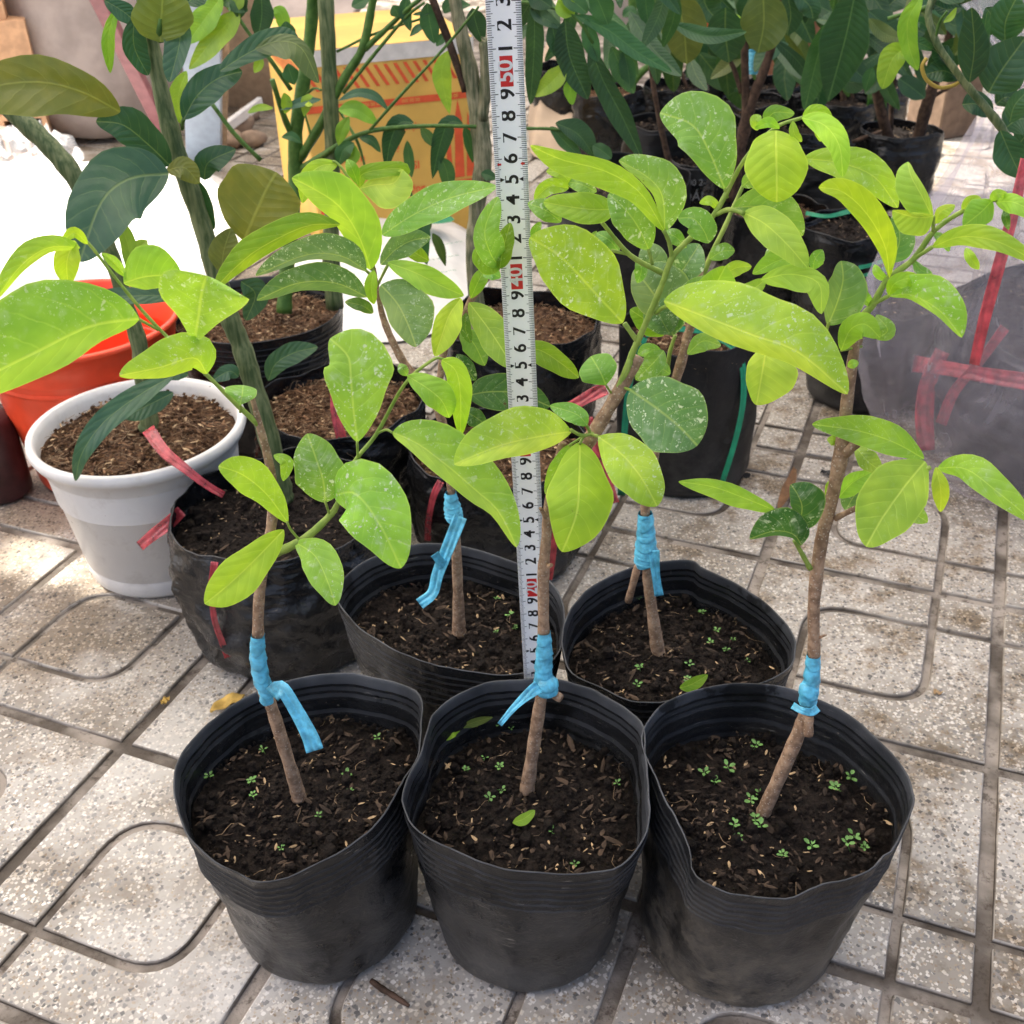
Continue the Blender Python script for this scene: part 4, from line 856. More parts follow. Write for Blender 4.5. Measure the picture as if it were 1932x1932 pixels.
leaves(P4, 'B', 'leaf', 62.5, [
    R('L', [(205, 1445), (140, 1260), (40, 1110), (-80, 1025), (-215, 955)], (75, 140), e=-2, al=-10, spots=0, f=.9),
    R('l', [(1825, 1205), (1640, 1215), (1400, 1330), (1260, 1440), (1155, 1550)], (45, 85), r='A', d=-2, al=-40, ar=15, spots=.1),
    R('D', [(1965, 1455), (1830, 1375), (1640, 1370), (1372, 1480)], (30, 100), r='A', d=-1, al=-40, ar=14, spots=1.1),
    R('D', [(1970, 1595), (1800, 1520), (1600, 1520), (1378, 1612)], (45, 95), r='A', d=-1, al=-40, ar=14, spots=.9),
    R('D', [(262, 1420), (340, 1340), (430, 1290), (530, 1275)], (62, 62), d=-.5, spots=1.3),
    R('M', [(270, 1260), (440, 1150), (640, 1060), (885, 1000)], (90, 82), d=-2, e=-4, spots=.7, f=.9),
    R('Y', [(225, 1450), (210, 1540), (225, 1632)], (30, 34), d=-1.5, spots=0),
    R('L', [(300, 1410), (440, 1460), (580, 1530), (707, 1587)], (58, 66), d=-1.5, spots=0),
    R('D', [(262, 1530), (350, 1630), (410, 1750), (450, 1862)], (150, 75), d=-2, e=-3, spots=.7, f=.9),
    R('Y', [(692, 1600), (630, 1690), (590, 1800), (552, 1912)], (75, 55), d=-2.5, e=-3, spots=0),
    R('l', [(735, 1625), (830, 1750), (910, 1870), (970, 1978)], (100, 75), d=-2, e=-5, spots=.1),
    R('g', [(720, 1680), (715, 1760), (745, 1842)], (30, 30), d=-1.5),
    R('M', [(905, 1440), (850, 1360), (820, 1230), (890, 1055)], (60, 85), d=-9.5, e=-.6, f=1.0, al=10, ar=10, spots=.4, qx=.6),
    R('l', [(900, 1440), (920, 1330), (958, 1195)], (52, 50), d=-9.8, spots=.2, f=.85),
    R('l', [(770, 1330), (830, 1400), (905, 1440)], (25, 62), d=-9.7, spots=.3, qx=.5),
    R('M', [(905, 1490), (860, 1470), (810, 1480)], (30, 35), d=-3),
    R('l', [(745, 1600), (790, 1500), (835, 1430)], (35, 40), d=-1),
    R('G', [(725, 340), (850, 320), (1000, 330), (1170, 400)], (90, 95), r='E', d=-4, e=-1, spots=.2),
    R('l', [(990, 90), (1110, 95), (1220, 160), (1325, 245)], (50, 70), r='E', d=-3, spots=.1),
    R('G', [(700, 420), (760, 450), (830, 500)], (40, 50), r='E', d=-3),
    R('G', [(670, 120), (720, 190), (770, 260)], (40, 40), r='E', d=-2),
    R('M', [(690, 0), (760, 60), (820, 180)], (60, 60), r='E', d=-1, spots=.2),
    R('l', [(520, 1400), (440, 1350), (400, 1290)], (40, 40), d=.5, spots=.1),
    R('g', [(220, 1680), (160, 1640), (70, 1620)], (30, 36), d=0),
    R('l', [(150, 1010), (170, 930), (370, 905), (378, 960)], (40, 40), d=2.5, spots=.1),
    R('L', [(150, 1010), (230, 990), (330, 980), (380, 910)], (40, 120), d=2, spots=0, f=1.2),
    R('l', [(140, 990), (110, 910), (80, 855)], (30, 30), d=2.2, spots=0),
    R('L', [(30, 880), (-60, 890), (-140, 960), (-160, 1090)], (70, 40), d=2.4, spots=0)])
stem(P4, zs('B', [(225, 1440, 63.6, 9), (160, 1150, 64.2, 9), (90, 960, 64.6, 8), (20, 870, 64.8, 7), (-20, 880, 64.8, 6)]), M['shoot'], 'shoot')

# ---- back right sapling
stem(P5, zs('E', [(1750, 1730, 58.8, 42), (1740, 1650, 58.8, 36), (1705, 1400, 59, 30), (1690, 1260, 59, 28), (1680, 970, 59.2, 28), (1725, 680, 59.6, 27), (1780, 450, 60, 26), (1850, 240, 60.4, 27), (1900, 70, 60.8, 27)]) + zs('C', [(120, 1820, 61, 26), (160, 1690, 61.2, 24), (195, 1440, 61.6, 22)]), M['bark'])
stem(P5, zs('C', [(175, 1580, 61.5, 15), (240, 1400, 61.6, 15), (330, 1210, 61.8, 13), (360, 1140, 62, 12), (440, 960, 62.2, 9)]), M['shoot'], 'shoot')
stem(P5, zs('E', [(1590, 1445, 60.5, 20), (1640, 1260, 60, 20)]), M['bark'], 'dead_twig')
GT = tape_wrap(P5, zs('E', [(1682, 970, 59.1, 40), (1685, 1080, 59, 50), (1685, 1170, 58.9, 60), (1685, 1230, 58.9, 62), (1690, 1245, 58.9, 40)]))
ribbon(GT, [(*q('E', 1730, 1170), 58.2), (*q('E', 1735, 1280), 58), (*q('E', 1755, 1415), 57.8)], 20, M['bluetape'], 'tape_tail', .2)
stem(P5, zs('C', [(20, 2010, 60.9, 12), (30, 1900, 60.8, 12), (60, 1800, 60.8, 10)]), M['shoot'], 'petiole', 7)
leaves(P5, 'B', 'leaf', 60.5, [
    R('D', [(1830, 1800), (1770, 1650), (1690, 1530), (1620, 1450)], (95, 175), d=-1, spots=1.1, qx=.6),
    R('D', [(1810, 1790), (1760, 1700), (1720, 1600)], (80, 110), d=-1.4, spots=1.4, qx=.55),
    R('l', [(1780, 1800), (1700, 1730), (1600, 1660)], (60, 70), d=-.6, spots=.1),
    R('M', [(1780, 100), (1720, 170), (1630, 258)], (60, 55), r='E', d=-.5),
    R('M', [(1770, 110), (1700, 90), (1640, 120)], (40, 30), r='E', d=-.3),
    R('M', [(1815, 225), (1770, 200), (1728, 225)], (40, 36), r='E', d=-1, spots=.5),
    R('M', [(125, 1900), (210, 1830), (305, 1855)], (40, 50), r='C', d=-1.5, spots=.2),
    R('D', [(60, 1500), (120, 1420), (190, 1310)], (85, 85), r='C', d=.6, spots=1.0),
    R('D', [(-10, 1640), (60, 1560), (130, 1460)], (70, 75), r='C', d=0, spots=.6),
    R('D', [(-90, 1480), (-60, 1400), (-100, 1300)], (75, 70), r='C', d=.8, spots=.8),
    R('M', [(20, 1780), (60, 1700), (40, 1620)], (40, 50), r='C', d=-.4, spots=.3)])

# ================================================================ tape measure held upright
tb = at(1012, 1273, 54.1); tt = at(949, 0, 54.1); sl = (tt.x - tb.x) / (tt.z - tb.z)
def tp(t, a=0.0, off=0.0):                  # a: across (cm, + right), off: towards the viewer
    bow = 0.09 * (1 - (a / 0.8) ** 2)
    return Vector((tb.x + (t - tb.z) * sl + a, 54.1 + bow - 0.09 - off, t - a * sl))
TAPE = thing('tape_measure', tp(0.3), 'white steel tape measure standing upright between the pots, numbered in centimetres', 'tape measure')
v = []; f = []
for i in range(77):
    for j in range(9): v.append(tp(0.3 + i, -0.8 + j * 0.2))
for i in range(76):
    for j in range(8): f.append((i * 9 + j, i * 9 + j + 1, i * 9 + j + 10, i * 9 + j + 9))
o = mesh('steel_strip', v, f, M['steel'], TAPE); md = o.modifiers.new('Solidify', 'SOLIDIFY'); md.thickness = 0.00015; md.offset = -1
mb = MB()
for k in range(100, 700):
    t = k / 10; L = 0.42 if k % 10 == 0 else 0.34 if k % 5 == 0 else 0.24; w = 0.014 if k % 10 else 0.018
    for sgn in (-1, 1):
        if sgn == 1 and k % 2 and False: continue
        a0, a1 = sgn * 0.79, sgn * (0.79 - L * (1.0 if sgn == 1 else .85))
        vv = [tp(t - w, a0, .012), tp(t - w, a1, .012), tp(t + w, a1, .012), tp(t + w, a0, .012)]
        mb.add(vv, [(0, 1, 2, 3) if sgn == -1 else (3, 2, 1, 0)])
o = mb.obj('scale_marks', M['ink'], TAPE, False); o['kind'] = 'stuff'
UX = Vector((sl, 0, 1)).normalized(); UY = Vector((-1, 0, sl)).normalized()
for t in range(11, 70):
    red = t % 10 == 0
    if red:
        p = tp(t, -0.03, .014); pts = []
        for cx, cy, a0 in ((.58, .33, 0), (-.58, .33, 90), (-.58, -.33, 180), (.58, -.33, 270)):
            for k in range(5):
                a = math.radians(a0 + k * 22.5); pts.append(p + UX * (cx + .1 * math.cos(a)) + UY * (cy + .1 * math.sin(a)))
        RB = mesh('red_number_box', pts, [tuple(range(20))], M['redink'], TAPE, False)
        text(str(t), 1.02, M['whiteink'], RB, tp(t, -0.03, .02), UX, UY, 'numeral', bold=0.02)
    else:
        text(str(t % 10), 1.02, M['ink'], TAPE, tp(t, 0.0, .016), UX, UY, 'numeral', bold=0.02)
    if t % 10 == 5:
        mb = MB()
        for s in (-1, 1): mb.add([tp(t, s * .34, .016), tp(t + .11, s * .56, .016), tp(t - .11, s * .56, .016)], [(0, 1, 2) if s < 0 else (2, 1, 0)])
        mb.obj('five_mark', M['ink'], TAPE, False)
mb = MB()
for s in (-1, 1):
    c = tp(45.75, s * .58, .016); mb.add([c + UX * .05 - UY * .1, c - UX * .05 - UY * .1, c - UX * .05 + UY * .02, c - UX * .1 + UY * .02, c + UY * .13, c + UX * .1 + UY * .02, c + UX * .05 + UY * .02], [(0, 6, 5, 4, 3, 2, 1)])
mb.obj('red_arrow', M['redink'], TAPE, False)

# ================================================================ round containers
def lathe(c, prof, n=64, wob=0.0, seed=0, lean=Vector((0, 0, 0))):
    v = []; f = []
    for r, z in prof:
        for k in range(n):
            a = 2 * math.pi * k / n; w = 1 + wob * noise.noise(Vector((math.cos(a) * 1.8 + seed, math.sin(a) * 1.8, z * 0.16)))
            v.append(Vector((c.x + r * w * math.cos(a), c.y + r * w * math.sin(a), z)) + lean * z)
    for i in range(len(prof) - 1):
        for k in range(n): f.append((i * n + k, i * n + (k + 1) % n, (i + 1) * n + (k + 1) % n, (i + 1) * n + k))
    return v, f
def container(parent, c, h, rt_, rb, mat, soil_t, soil_mat, seed, spec, ribs=0, wrinkle=0.0, wob=0.03, name='pot', belly=0.0, bumps=.5, ribamp=.07, rib0=.7, rib1=.95, thick=.12, n=96):
    lp = circ_loop(c, rt_, rt_, h, n, wob, seed)
    _, SO, sc, edge = pot(parent, lp, c, rb, soil_t, mat, soil_mat, ribs, wrinkle, seed, name, thick, belly, ribamp, 'soil', bumps, rib0, rib1)
    if spec: litter(SO, sc, edge, soil_t, seed, bumps, spec)
    return sc
def few(spec, k): return [(a, b, max(6, int(c * k)), d, e, g) for a, b, c, d, e, g in spec]

# ---- white pot with the leaning citrus
c = Vector((-33, 86.5, 0))
WP = thing('potted_citrus', c, 'white plastic pot of rice husk compost with a dark green citrus stem leaning left', 'potted citrus')
v, f = lathe(c, [(0.01, .3), (6.5, .05), (6.9, .5), (7.0, 1.9), (6.98, 2.05), (7.08, 2.15), (8.3, 11.8), (8.5, 12.0), (8.6, 13.1), (9.2, 13.3), (9.45, 13.9), (9.35, 14.4), (9.05, 14.55), (8.75, 14.4), (8.55, 13.8), (8.1, 9.0)])
mesh('pot', v, f, M['whiteplastic'], WP)
edge = circ_loop(c, 8.5, 8.5, 13.2, 96, .01, 3); sc = Vector((c.x, c.y, 13.2)); sv = []; sf = []
for i in range(27):
    for k in range(96):
        p = sc.lerp(edge[k], i / 26); p.z = soil_z(13.3, p.x, p.y, 9, .5) - .5 * (i / 26) ** 6; sv.append(p)
for i in range(26):
    for k in range(96): sf.append((i * 96 + k, i * 96 + (k + 1) % 96, (i + 1) * 96 + (k + 1) % 96, (i + 1) * 96 + k))
SO = mesh('soil', sv, sf, M['coir'], WP); litter(SO, sc, edge, 13.3, 9, .5, lit(SOIL_COIR))
stem(WP, zs('D', [(795, 520, 87, 54), (800, 450, 87, 46), (770, 260, 87, 44), (745, 60, 87.2, 46)]) + zs('A', [(680, 1640, 87.5, 40), (600, 1380, 88, 42), (520, 1180, 88.5, 46), (400, 950, 89, 52), (260, 780, 89.5, 54), (90, 620, 90, 52), (-120, 420, 90.5, 50)]), M['gstem'])
leaves(WP, 'D', 'citrus', 86, [
    R('B', [(935, 230), (760, 330), (560, 480), (440, 650), (405, 800)], (60, 62), d=-3, e=-6, m=-8, spots=0, al=25, ar=10, f=.9),
    R('B', [(930, 325), (840, 370), (740, 420), (660, 460)], (60, 50), d=-3, e=-3),
    R('B', [(955, 1590), (820, 1585), (650, 1590), (500, 1585)], (46, 52), r='A', d=-2),
    R('C', [(1010, 230), (960, 220), (900, 250)], (36, 40), d=-3),
    R('l', [(700, 1460), (690, 1330), (640, 1180)], (40, 50), r='A', d=0),
    R('l', [(710, 1440), (740, 1340), (790, 1290)], (40, 45), r='A', d=1)])
ribbon(WP, [(*q('D', 795, 520), 82), (*q('D', 880, 640), 79), (*q('D', 990, 730), 77.2), (*q('D', 1100, 815), 76.5), (*q('D', 1200, 875), 76.3)], 26, M['redfilm'], 'red_ribbon', .3, ends=.6)
ribbon(WP, [(*q('D', 975, 960), 76.4), (*q('D', 900, 1030), 76.2), (*q('D', 820, 1090), 76.2), (*q('D', 750, 1150), 76.4)], 25, M['redfilm'], 'red_ribbon', .3)

# ---- orange bucket
c = Vector((-43.5, 104, 0))
OB = thing('orange_bucket', c, 'bright orange plastic bucket behind the white pot', 'bucket')
v, f = lathe(c, [(0.01, .4), (7.0, .05), (7.3, .6), (8.9, 12.3), (8.95, 12.5), (9.25, 12.6), (9.3, 13.0), (9.15, 13.2), (9.9, 16.7), (10.3, 16.8), (10.35, 17.2), (10.0, 17.4), (9.75, 17.1), (8.6, 9), (6.9, 1.0), (0.01, .9)])
mesh('bucket_body', v, f, M['orange'], OB)

# ---- second-row grow bags and the black ribbed pot
def bag(name, cx, cy, h, r, rb, st, seed, lab, cat, matk='bag', soil='coir', spec=SOIL_COIR, k=1.0, ribs=0, wr=.5, wob=.07, belly=.6, group=None, n=80):
    t = thing(name, Vector((cx, cy, 0)), lab, cat, group)
    container(t, Vector((cx, cy, 0)), h, r, rb, M[matk], st, M[soil], seed, few(lit(spec), k) if k else None, ribs, wr, wob, 'grow_bag' if matk != 'pot' else 'pot', belly, n=n)
    return t
BL_ = bag('potted_citrus', -19, 76, 12.5, 8.6, 8.0, 10.3, 21, 'black grow bag beside the white pot with a thick green pomelo stem rising from it', 'potted citrus', spec=SOIL_DARK, soil='soil', k=.7, wr=.9, belly=1.0, n=150)
ribbon(BL_, [(405, 1060, 66.6), (400, 1110, 66.2), (405, 1170, 66.4), (430, 1240, 67.2)], 14, M['redfilm'], 'red_ribbon', .2)
G1 = bag('grow_bag', -16.5, 96, 11.5, 8.2, 7.2, 10.0, 22, 'black grow bag heaped with brown coir behind the front left sapling', 'grow bag', k=1.0, wr=.7, n=130)
ribbon(G1, [(*q('D', 1800, 310), 93), (*q('D', 1800, 430), 92), (*q('D', 1830, 560), 91), (*q('D', 1865, 690), 90)], 22, M['redfilm'], 'red_ribbon', .3)
G2 = bag('grow_bag', -1, 86.5, 11.5, 7.9, 7.0, 9.8, 23, 'dark grow bag of coir right behind the second row left pot', 'grow bag', k=.9, wr=.7, n=130)
ribbon(G2, [(*q('E', 585, 800), 79.5), (*q('E', 545, 880), 79), (*q('E', 520, 1000), 79), (*q('E', 512, 1120), 79.5)], 14, M['redfilm'], 'red_ribbon', .2)
ribbon(G2, [(*q('E', 1370, 460), 84), (*q('E', 1410, 580), 83.5), (*q('E', 1460, 740), 83), (*q('E', 1510, 920), 82.5)], 20, M['redfilm'], 'red_ribbon', .3, ends=1.3)
ribbon(G2, [(*q('E', 1470, 300), 84.5), (*q('E', 1370, 350), 84.3), (*q('E', 1270, 410), 84)], 26, M['redfilm'], 'red_ribbon', .3)
ribbon(G2, [(*q('E', 1190, 900), 79), (*q('E', 1190, 1150), 78.8), (*q('E', 1170, 1330), 78.6)], 12, M['redfilm'], 'red_ribbon', .3)
RT = bag('potted_citrus', 1.5, 112, 13, 8.4, 7.6, 11.2, 24, 'grow bag holding the pale ridged stem that rises left of the tape measure', 'potted citrus', k=.7, wr=.5)
BP = bag('potted_lychee', -27, 112, 14.5, 9.2, 7.6, 12.9, 25, 'black ribbed pot of brown coir carrying the thin branching shrub before the yellow carton', 'potted shrub', matk='pot', k=1.1, ribs=6, wr=.1, wob=.01, belly=0)
GS = bag('grow_bag', 18.2, 101, 16.5, 6.9, 6.7, 14.8, 26, 'tall matt black grow bag bound with a bright green strap', 'grow bag', matk='bagmatte', soil='coir', k=.6, wr=.22, belly=.2)
for L, w in ((([(1215, 636, 93.6), (1192, 700, 93.6), (1180, 790, 93.8), (1174, 900, 94.4), (1172, 935, 95)]), 15), (([(1325, 628, 97), (1375, 648, 96.5), (1400, 685, 95.5), (1402, 760, 94.8), (1385, 840, 94.3), (1362, 912, 94.0)]), 13), (([(1218, 632, 93.6), (1262, 620, 95), (1330, 626, 97)]), 12)):
    ribbon(GS, L, w, M['greenstrap'], 'strap', .1)
mb = MB()
for x, y in ((1372, 832), (1348, 905), (1409, 897)):
    c = at(x, y, 93.95); mb.add([c + Vector((math.cos(i * .785) * .38, 0, math.sin(i * .785) * .38)) for i in range(8)], [tuple(range(8))])
mb.obj('drain_hole', M['ink'], GS, False)

# ---- pomelo in the left grow bag
stem(BL_, zs('D', [(1520, 900, 79, 60), (1500, 800, 79, 58), (1440, 560, 79, 56), (1350, 250, 79.5, 54), (1290, 60, 80, 54)]) + zs('A', [(1230, 1700, 80, 52), (1150, 1430, 80.5, 52), (1060, 1130, 81, 50), (960, 850, 81, 50), (880, 560, 81.5, 46), (820, 260, 82, 40), (770, 0, 82, 36), (750, -120, 82, 35)]), M['gstem'])
leaves(BL_, 'A', 'citrus', 80, [
    R('O', [(645, 600), (430, 490), (200, 440), (-60, 470), (-300, 560)], (170, 135), d=-3, e=-5, under=True, al=10, ar=25, qx=.6),
    R('C', [(915, 890), (790, 770), (660, 670), (515, 650)], (85, 105), d=-1, e=-2, qx=.6),
    R('B', [(905, 930), (690, 960), (540, 1090), (425, 1405)], (215, 190), d=-3, e=-6, qx=.6, al=8, ar=12),
    R('O', [(895, 915), (990, 900), (1070, 985)], (55, 65), d=-2, under=True),
    R('O', [(1310, 1292), (1370, 1150), (1430, 1020), (1485, 925)], (240, 215), d=-2, under=True, qx=.6, f=1.1, al=5, ar=5),
    R('O', [(1190, 1462), (1200, 1350), (1240, 1225)], (75, 80), d=-3, under=True),
    R('B', [(955, 80), (965, 220), (910, 442)], (60, 85), d=0, e=-2),
    R('O', [(860, 225), (865, 110), (880, -120)], (150, 160), d=-1, under=True, qx=.6),
    R('C', [(720, 90), (720, 250), (795, 405)], (70, 60), d=1),
    R('l', [(625, 40), (580, 200), (592, 392)], (36, 34), d=3),
    R('C', [(985, 640), (1060, 510), (1170, 420), (1300, 382)], (85, 95), d=-1, qx=.6),
    R('C', [(1180, 380), (1340, 280), (1500, 215), (1600, 200)], (75, 60), d=-1.5, qx=.5),
    R('o', [(1370, 260), (1500, 220), (1620, 260), (1712, 445)], (40, 95), d=-1.8, e=-2, under=True, al=10),
    R('C', [(1095, 965), (1120, 870), (1265, 800)], (70, 70), d=1.5),
    R('C', [(1040, 950), (1090, 1080), (1150, 1230)], (40, 60), d=1.5),
    R('C', [(1295, 1510), (1370, 1580), (1320, 1720)], (70, 70), d=-2),
    R('C', [(1440, 260), (1480, 170), (1580, 110), (1705, 80)], (60, 60), r='D', d=-2),
    R('C', [(1280, 240), (1230, 210), (1140, 260)], (45, 40), r='D', d=-2),
    R('C', [(560, 0), (660, 60), (740, 130)], (50, 50), d=1.5),
    R('C', [(1000, 20), (1050, -20), (1110, -60)], (60, 60), d=2)])
for a in (zs('A', [(860, 215, 79.5, 22), (855, 160, 79, 16), (860, 100, 79, 9)]), zs('A', [(980, 690, 81, 12), (985, 640, 79.5, 11), (1060, 520, 79, 6)]), zs('A', [(950, 860, 81, 10), (905, 905, 79, 10)])): stem(BL_, a, M['twig'], 'petiole', 7)

# ---- shrub before the carton (lance leaves)
Z3 = lambda x, y: (528.3 + x / 4, y / 4)
def z3(pts): return [(*Z3(x, y), d, r / 4) for x, y, d, r in pts]
stem(BP, [(536, 590, 111, 15), (540, 520, 112, 14), (552, 400, 113, 13)] + z3([(115, 1330, 114, 56), (120, 1000, 114, 52), (180, 600, 114, 50), (235, 200, 115, 46), (250, -150, 115, 44)]), M['twig'])
stem(BP, [(632, 580, 112, 17), (624, 480, 112, 16)] + z3([(395, 1500, 112, 56), (390, 1000, 112.5, 58), (370, 500, 113, 60), (345, 0, 113.5, 60), (335, -150, 114, 60)]), M['gstem'])
for a in ([(150, 1200, 114, 38), (300, 950, 113, 36), (480, 600, 112.5, 34), (620, 370, 112, 34), (690, 60, 112, 32), (720, -120, 112, 30)], [(150, 1285, 114, 34), (330, 1170, 112, 26), (450, 1090, 111, 20), (700, 985, 110, 18), (1100, 950, 109, 16), (1480, 955, 108, 14)], [(90, 1030, 114, 26), (30, 880, 113, 24), (-60, 600, 112, 20)], [(640, 370, 112, 26), (800, 220, 111, 20), (950, 80, 110, 18), (1100, -40, 109, 16)], [(480, 700, 112, 14), (720, 400, 111, 14), (950, 130, 110, 12), (1090, 20, 109, 10)], [(680, 980, 110, 12), (900, 730, 109, 12), (1250, 350, 108, 11), (1500, 50, 107, 10)], [(430, 390, 113, 10), (700, 260, 112, 10), (1100, 130, 111, 9)], [(440, 820, 113, 10), (580, 1060, 111, 12), (640, 1250, 110, 9)], [(150, 760, 114, 14), (250, 670, 113, 10), (310, 680, 112, 8)], [(170, 800, 114, 9), (240, 1040, 113, 9)]):
    stem(BP, z3(a), M['twig'], 'twig', 7)
stem(BP, z3([(1130, -60, 110, 30), (1280, 330, 110, 30), (1400, 690, 110, 28)]), M['dbark'], 'twig', 8)
def lance(parent, rows, d):
    for c, p, w, *kk in rows:
        kk = kk[0] if kk else {}
        leaf(parent, [Z3(x, y) for x, y in p], w[0] / 4, w[1] / 4, c, d + kk.get('d', 0), d + kk.get('d', 0) + kk.get('e', 0), mat='long', qx=.8, p=.95, under=kk.get('under', False), al=kk.get('al', 14), ar=kk.get('ar', 14))
lance(BP, [
    ('K', [(1010, 925), (900, 930), (830, 1080), (800, 1290)], (80, 75)), ('K', [(1380, 930), (1270, 930), (1200, 1120), (1150, 1350)], (75, 70)),
    ('c', [(960, 1060), (975, 1200), (995, 1340)], (40, 45)), ('c', [(1210, 1180), (1260, 1300), (1280, 1490)], (60, 60)), ('c', [(1060, 960), (1120, 1040), (1160, 1110)], (45, 40), dict(under=True)),
    ('l', [(1270, 380), (1220, 560), (1280, 860)], (70, 70), dict(under=True)), ('c', [(1110, 20), (1130, 170), (1165, 330)], (80, 75)), ('c', [(960, -40), (945, 90), (985, 235)], (50, 50)),
    ('B', [(440, 760), (580, 700), (720, 730), (825, 840)], (38, 38)), ('B', [(310, 750), (160, 770), (0, 830)], (36, 36)), ('l', [(440, 830), (580, 830), (740, 940)], (70, 65)), ('c', [(600, 1040), (690, 1060), (760, 1150)], (38, 38)),
    ('c', [(560, 1080), (480, 1130), (440, 1250)], (70, 60)), ('l', [(560, 1090), (540, 1180), (500, 1260)], (60, 50)), ('l', [(520, 880), (470, 980), (440, 1100)], (50, 50)), ('c', [(1390, 960), (1430, 1060), (1455, 1230)], (45, 45)),
    ('c', [(160, 1080), (90, 1030), (10, 1035)], (34, 36)), ('c', [(1000, 1480), (950, 1440), (900, 1410)], (30, 36)), ('c', [(540, 50), (600, 20), (680, -20)], (50, 50)), ('B', [(1000, 110), (1080, 100), (1130, 100)], (18, 18)),
    ('B', [(980, 275), (1040, 210), (1110, 190)], (26, 30)), ('c', [(1180, 350), (1220, 290), (1280, 240)], (36, 36)), ('K', [(1450, 60), (1480, 180), (1530, 330)], (80, 70)), ('c', [(1240, 100), (1290, 40), (1440, 40)], (60, 50)), ('c', [(60, 480), (80, 560), (110, 640)], (60, 60)),
    ('l', [(30, 700), (50, 780), (40, 860)], (44, 44)), ('l', [(240, 800), (210, 760), (180, 880)], (50, 50)), ('c', [(850, 40), (880, 90), (900, 130)], (50, 50)), ('c', [(40, 160), (60, 240), (120, 300)], (60, 60)),
    ('c', [(1120, 1640), (1060, 1800), (1110, 2000)], (70, 70)), ('o', [(1150, 1760), (1200, 1850), (1250, 2010)], (40, 40)), ('o', [(1080, 1640), (1110, 1700), (1060, 1800)], (36, 40))], 110)
leaves(BP, 'A', 'long', 112, [
    R('l', [(1285, 60), (1180, 170), (1015, 372)], (75, 62), qx=.7), R('l', [(1190, -20), (1100, 100), (1005, 235)], (70, 70)), R('l', [(1000, 380), (955, 520), (970, 662)], (40, 55)),
    R('K', [(1400, -60), (1405, 80), (1385, 205)], (62, 60)), R('l', [(1330, 605), (1390, 575), (1465, 580)], (18, 22)), R('K', [(1310, -40), (1300, 30), (1285, 100)], (30, 30)),
    R('l', [(1470, 40), (1510, 80), (1540, 190)], (40, 40)), R('l', [(1400, 300), (1390, 350), (1365, 390)], (24, 30)), R('c', [(1190, 20), (1240, 0), (1330, 60)], (40, 60)), R('l', [(1230, 60), (1260, 10), (1290, -50)], (60, 50))])
stem(BP, zs('A', [(1210, -20, 112, 9), (1330, 170, 112, 10), (1450, 320, 112, 12), (1560, 480, 113, 14)]), M['twig'], 'twig', 7)
stem(BP, zs('A', [(1140, 560, 112, 12), (1260, 720, 112, 13), (1400, 860, 112, 13)]), M['twig'], 'twig', 7)

# ---- ridged stem left of the tape
stem(RT, [(917, 695, 109, 18), (905, 640, 109, 18)] + z3([(1460, 1960, 109, 58), (1480, 1600, 109.5, 60), (1530, 1250, 109.5, 74), (1500, 900, 110, 74), (1440, 560, 110, 62), (1370, 250, 110, 54), (1320, 0, 110, 48), (1300, -150, 110, 46)]), M['ridged'])
stem(RT, z3([(1520, 900, 109.6, 50), (1560, 600, 109.4, 52), (1545, 340, 109.3, 46), (1540, 310, 109.3, 34)]), M['ridged'], 'cut_branch')
leaves(RT, 'B', 'long', 108, [
    R('c', [(880, 960), (840, 940), (800, 930)], (30, 30)), R('K', [(1085, 10), (1085, 250), (1065, 562)], (55, 48)), R('K', [(1250, 110), (1275, 300), (1372, 532)], (85, 78)),
    R('K', [(1385, 240), (1450, 420), (1555, 620), (1665, 855)], (55, 72)), R('c', [(1300, 80), (1480, 160), (1640, 280), (1825, 388)], (60, 46)), R('l', [(1255, 345), (1190, 430), (1088, 518)], (50, 55)),
    R('l', [(1265, 430), (1280, 490), (1290, 562)], (32, 36)), R('B', [(1060, 40), (1130, 90), (1230, 150)], (42, 40)), R('K', [(1200, 660), (1320, 720), (1412, 845)], (70, 45)), R('c', [(1170, 680), (1250, 760), (1340, 850)], (40, 36)),
    R('c', [(1400, 780), (1450, 810), (1500, 850)], (40, 50)), R('K', [(1180, 120), (1200, 220), (1260, 350)], (50, 46)), R('c', [(1365, 100), (1390, 230), (1430, 330)], (46, 46)), R('c', [(1400, -60), (1440, 30), (1480, 130)], (70, 60)),
    R('c', [(1230, -40), (1300, 10), (1370, 70)], (60, 50)), R('l', [(1240, -30), (1260, 40), (1300, 80)], (50, 60)), R('c', [(1500, 250), (1560, 380), (1620, 500)], (50, 60)), R('c', [(1560, 240), (1590, 380), (1600, 480)], (40, 46)), R('K', [(1060, -60), (1110, -10), (1180, 40)], (60, 60))])
stem(RT, zs('B', [(860, 690, 109, 10), (1000, 690, 108.5, 10), (1150, 690, 108, 9), (1240, 700, 108, 7)]), M['twig'], 'twig', 7)
stem(RT, zs('B', [(960, 10, 109, 8), (1100, 20, 108.5, 9), (1300, 90, 108, 9), (1400, 230, 108, 8)]), M['twig'], 'twig', 7)

# ================================================================ things on the paving further back
def boxmesh(c, ax, ay, az, bev=0.0):
    mb = MB(); mb.box(c, ax, ay, az); return mb
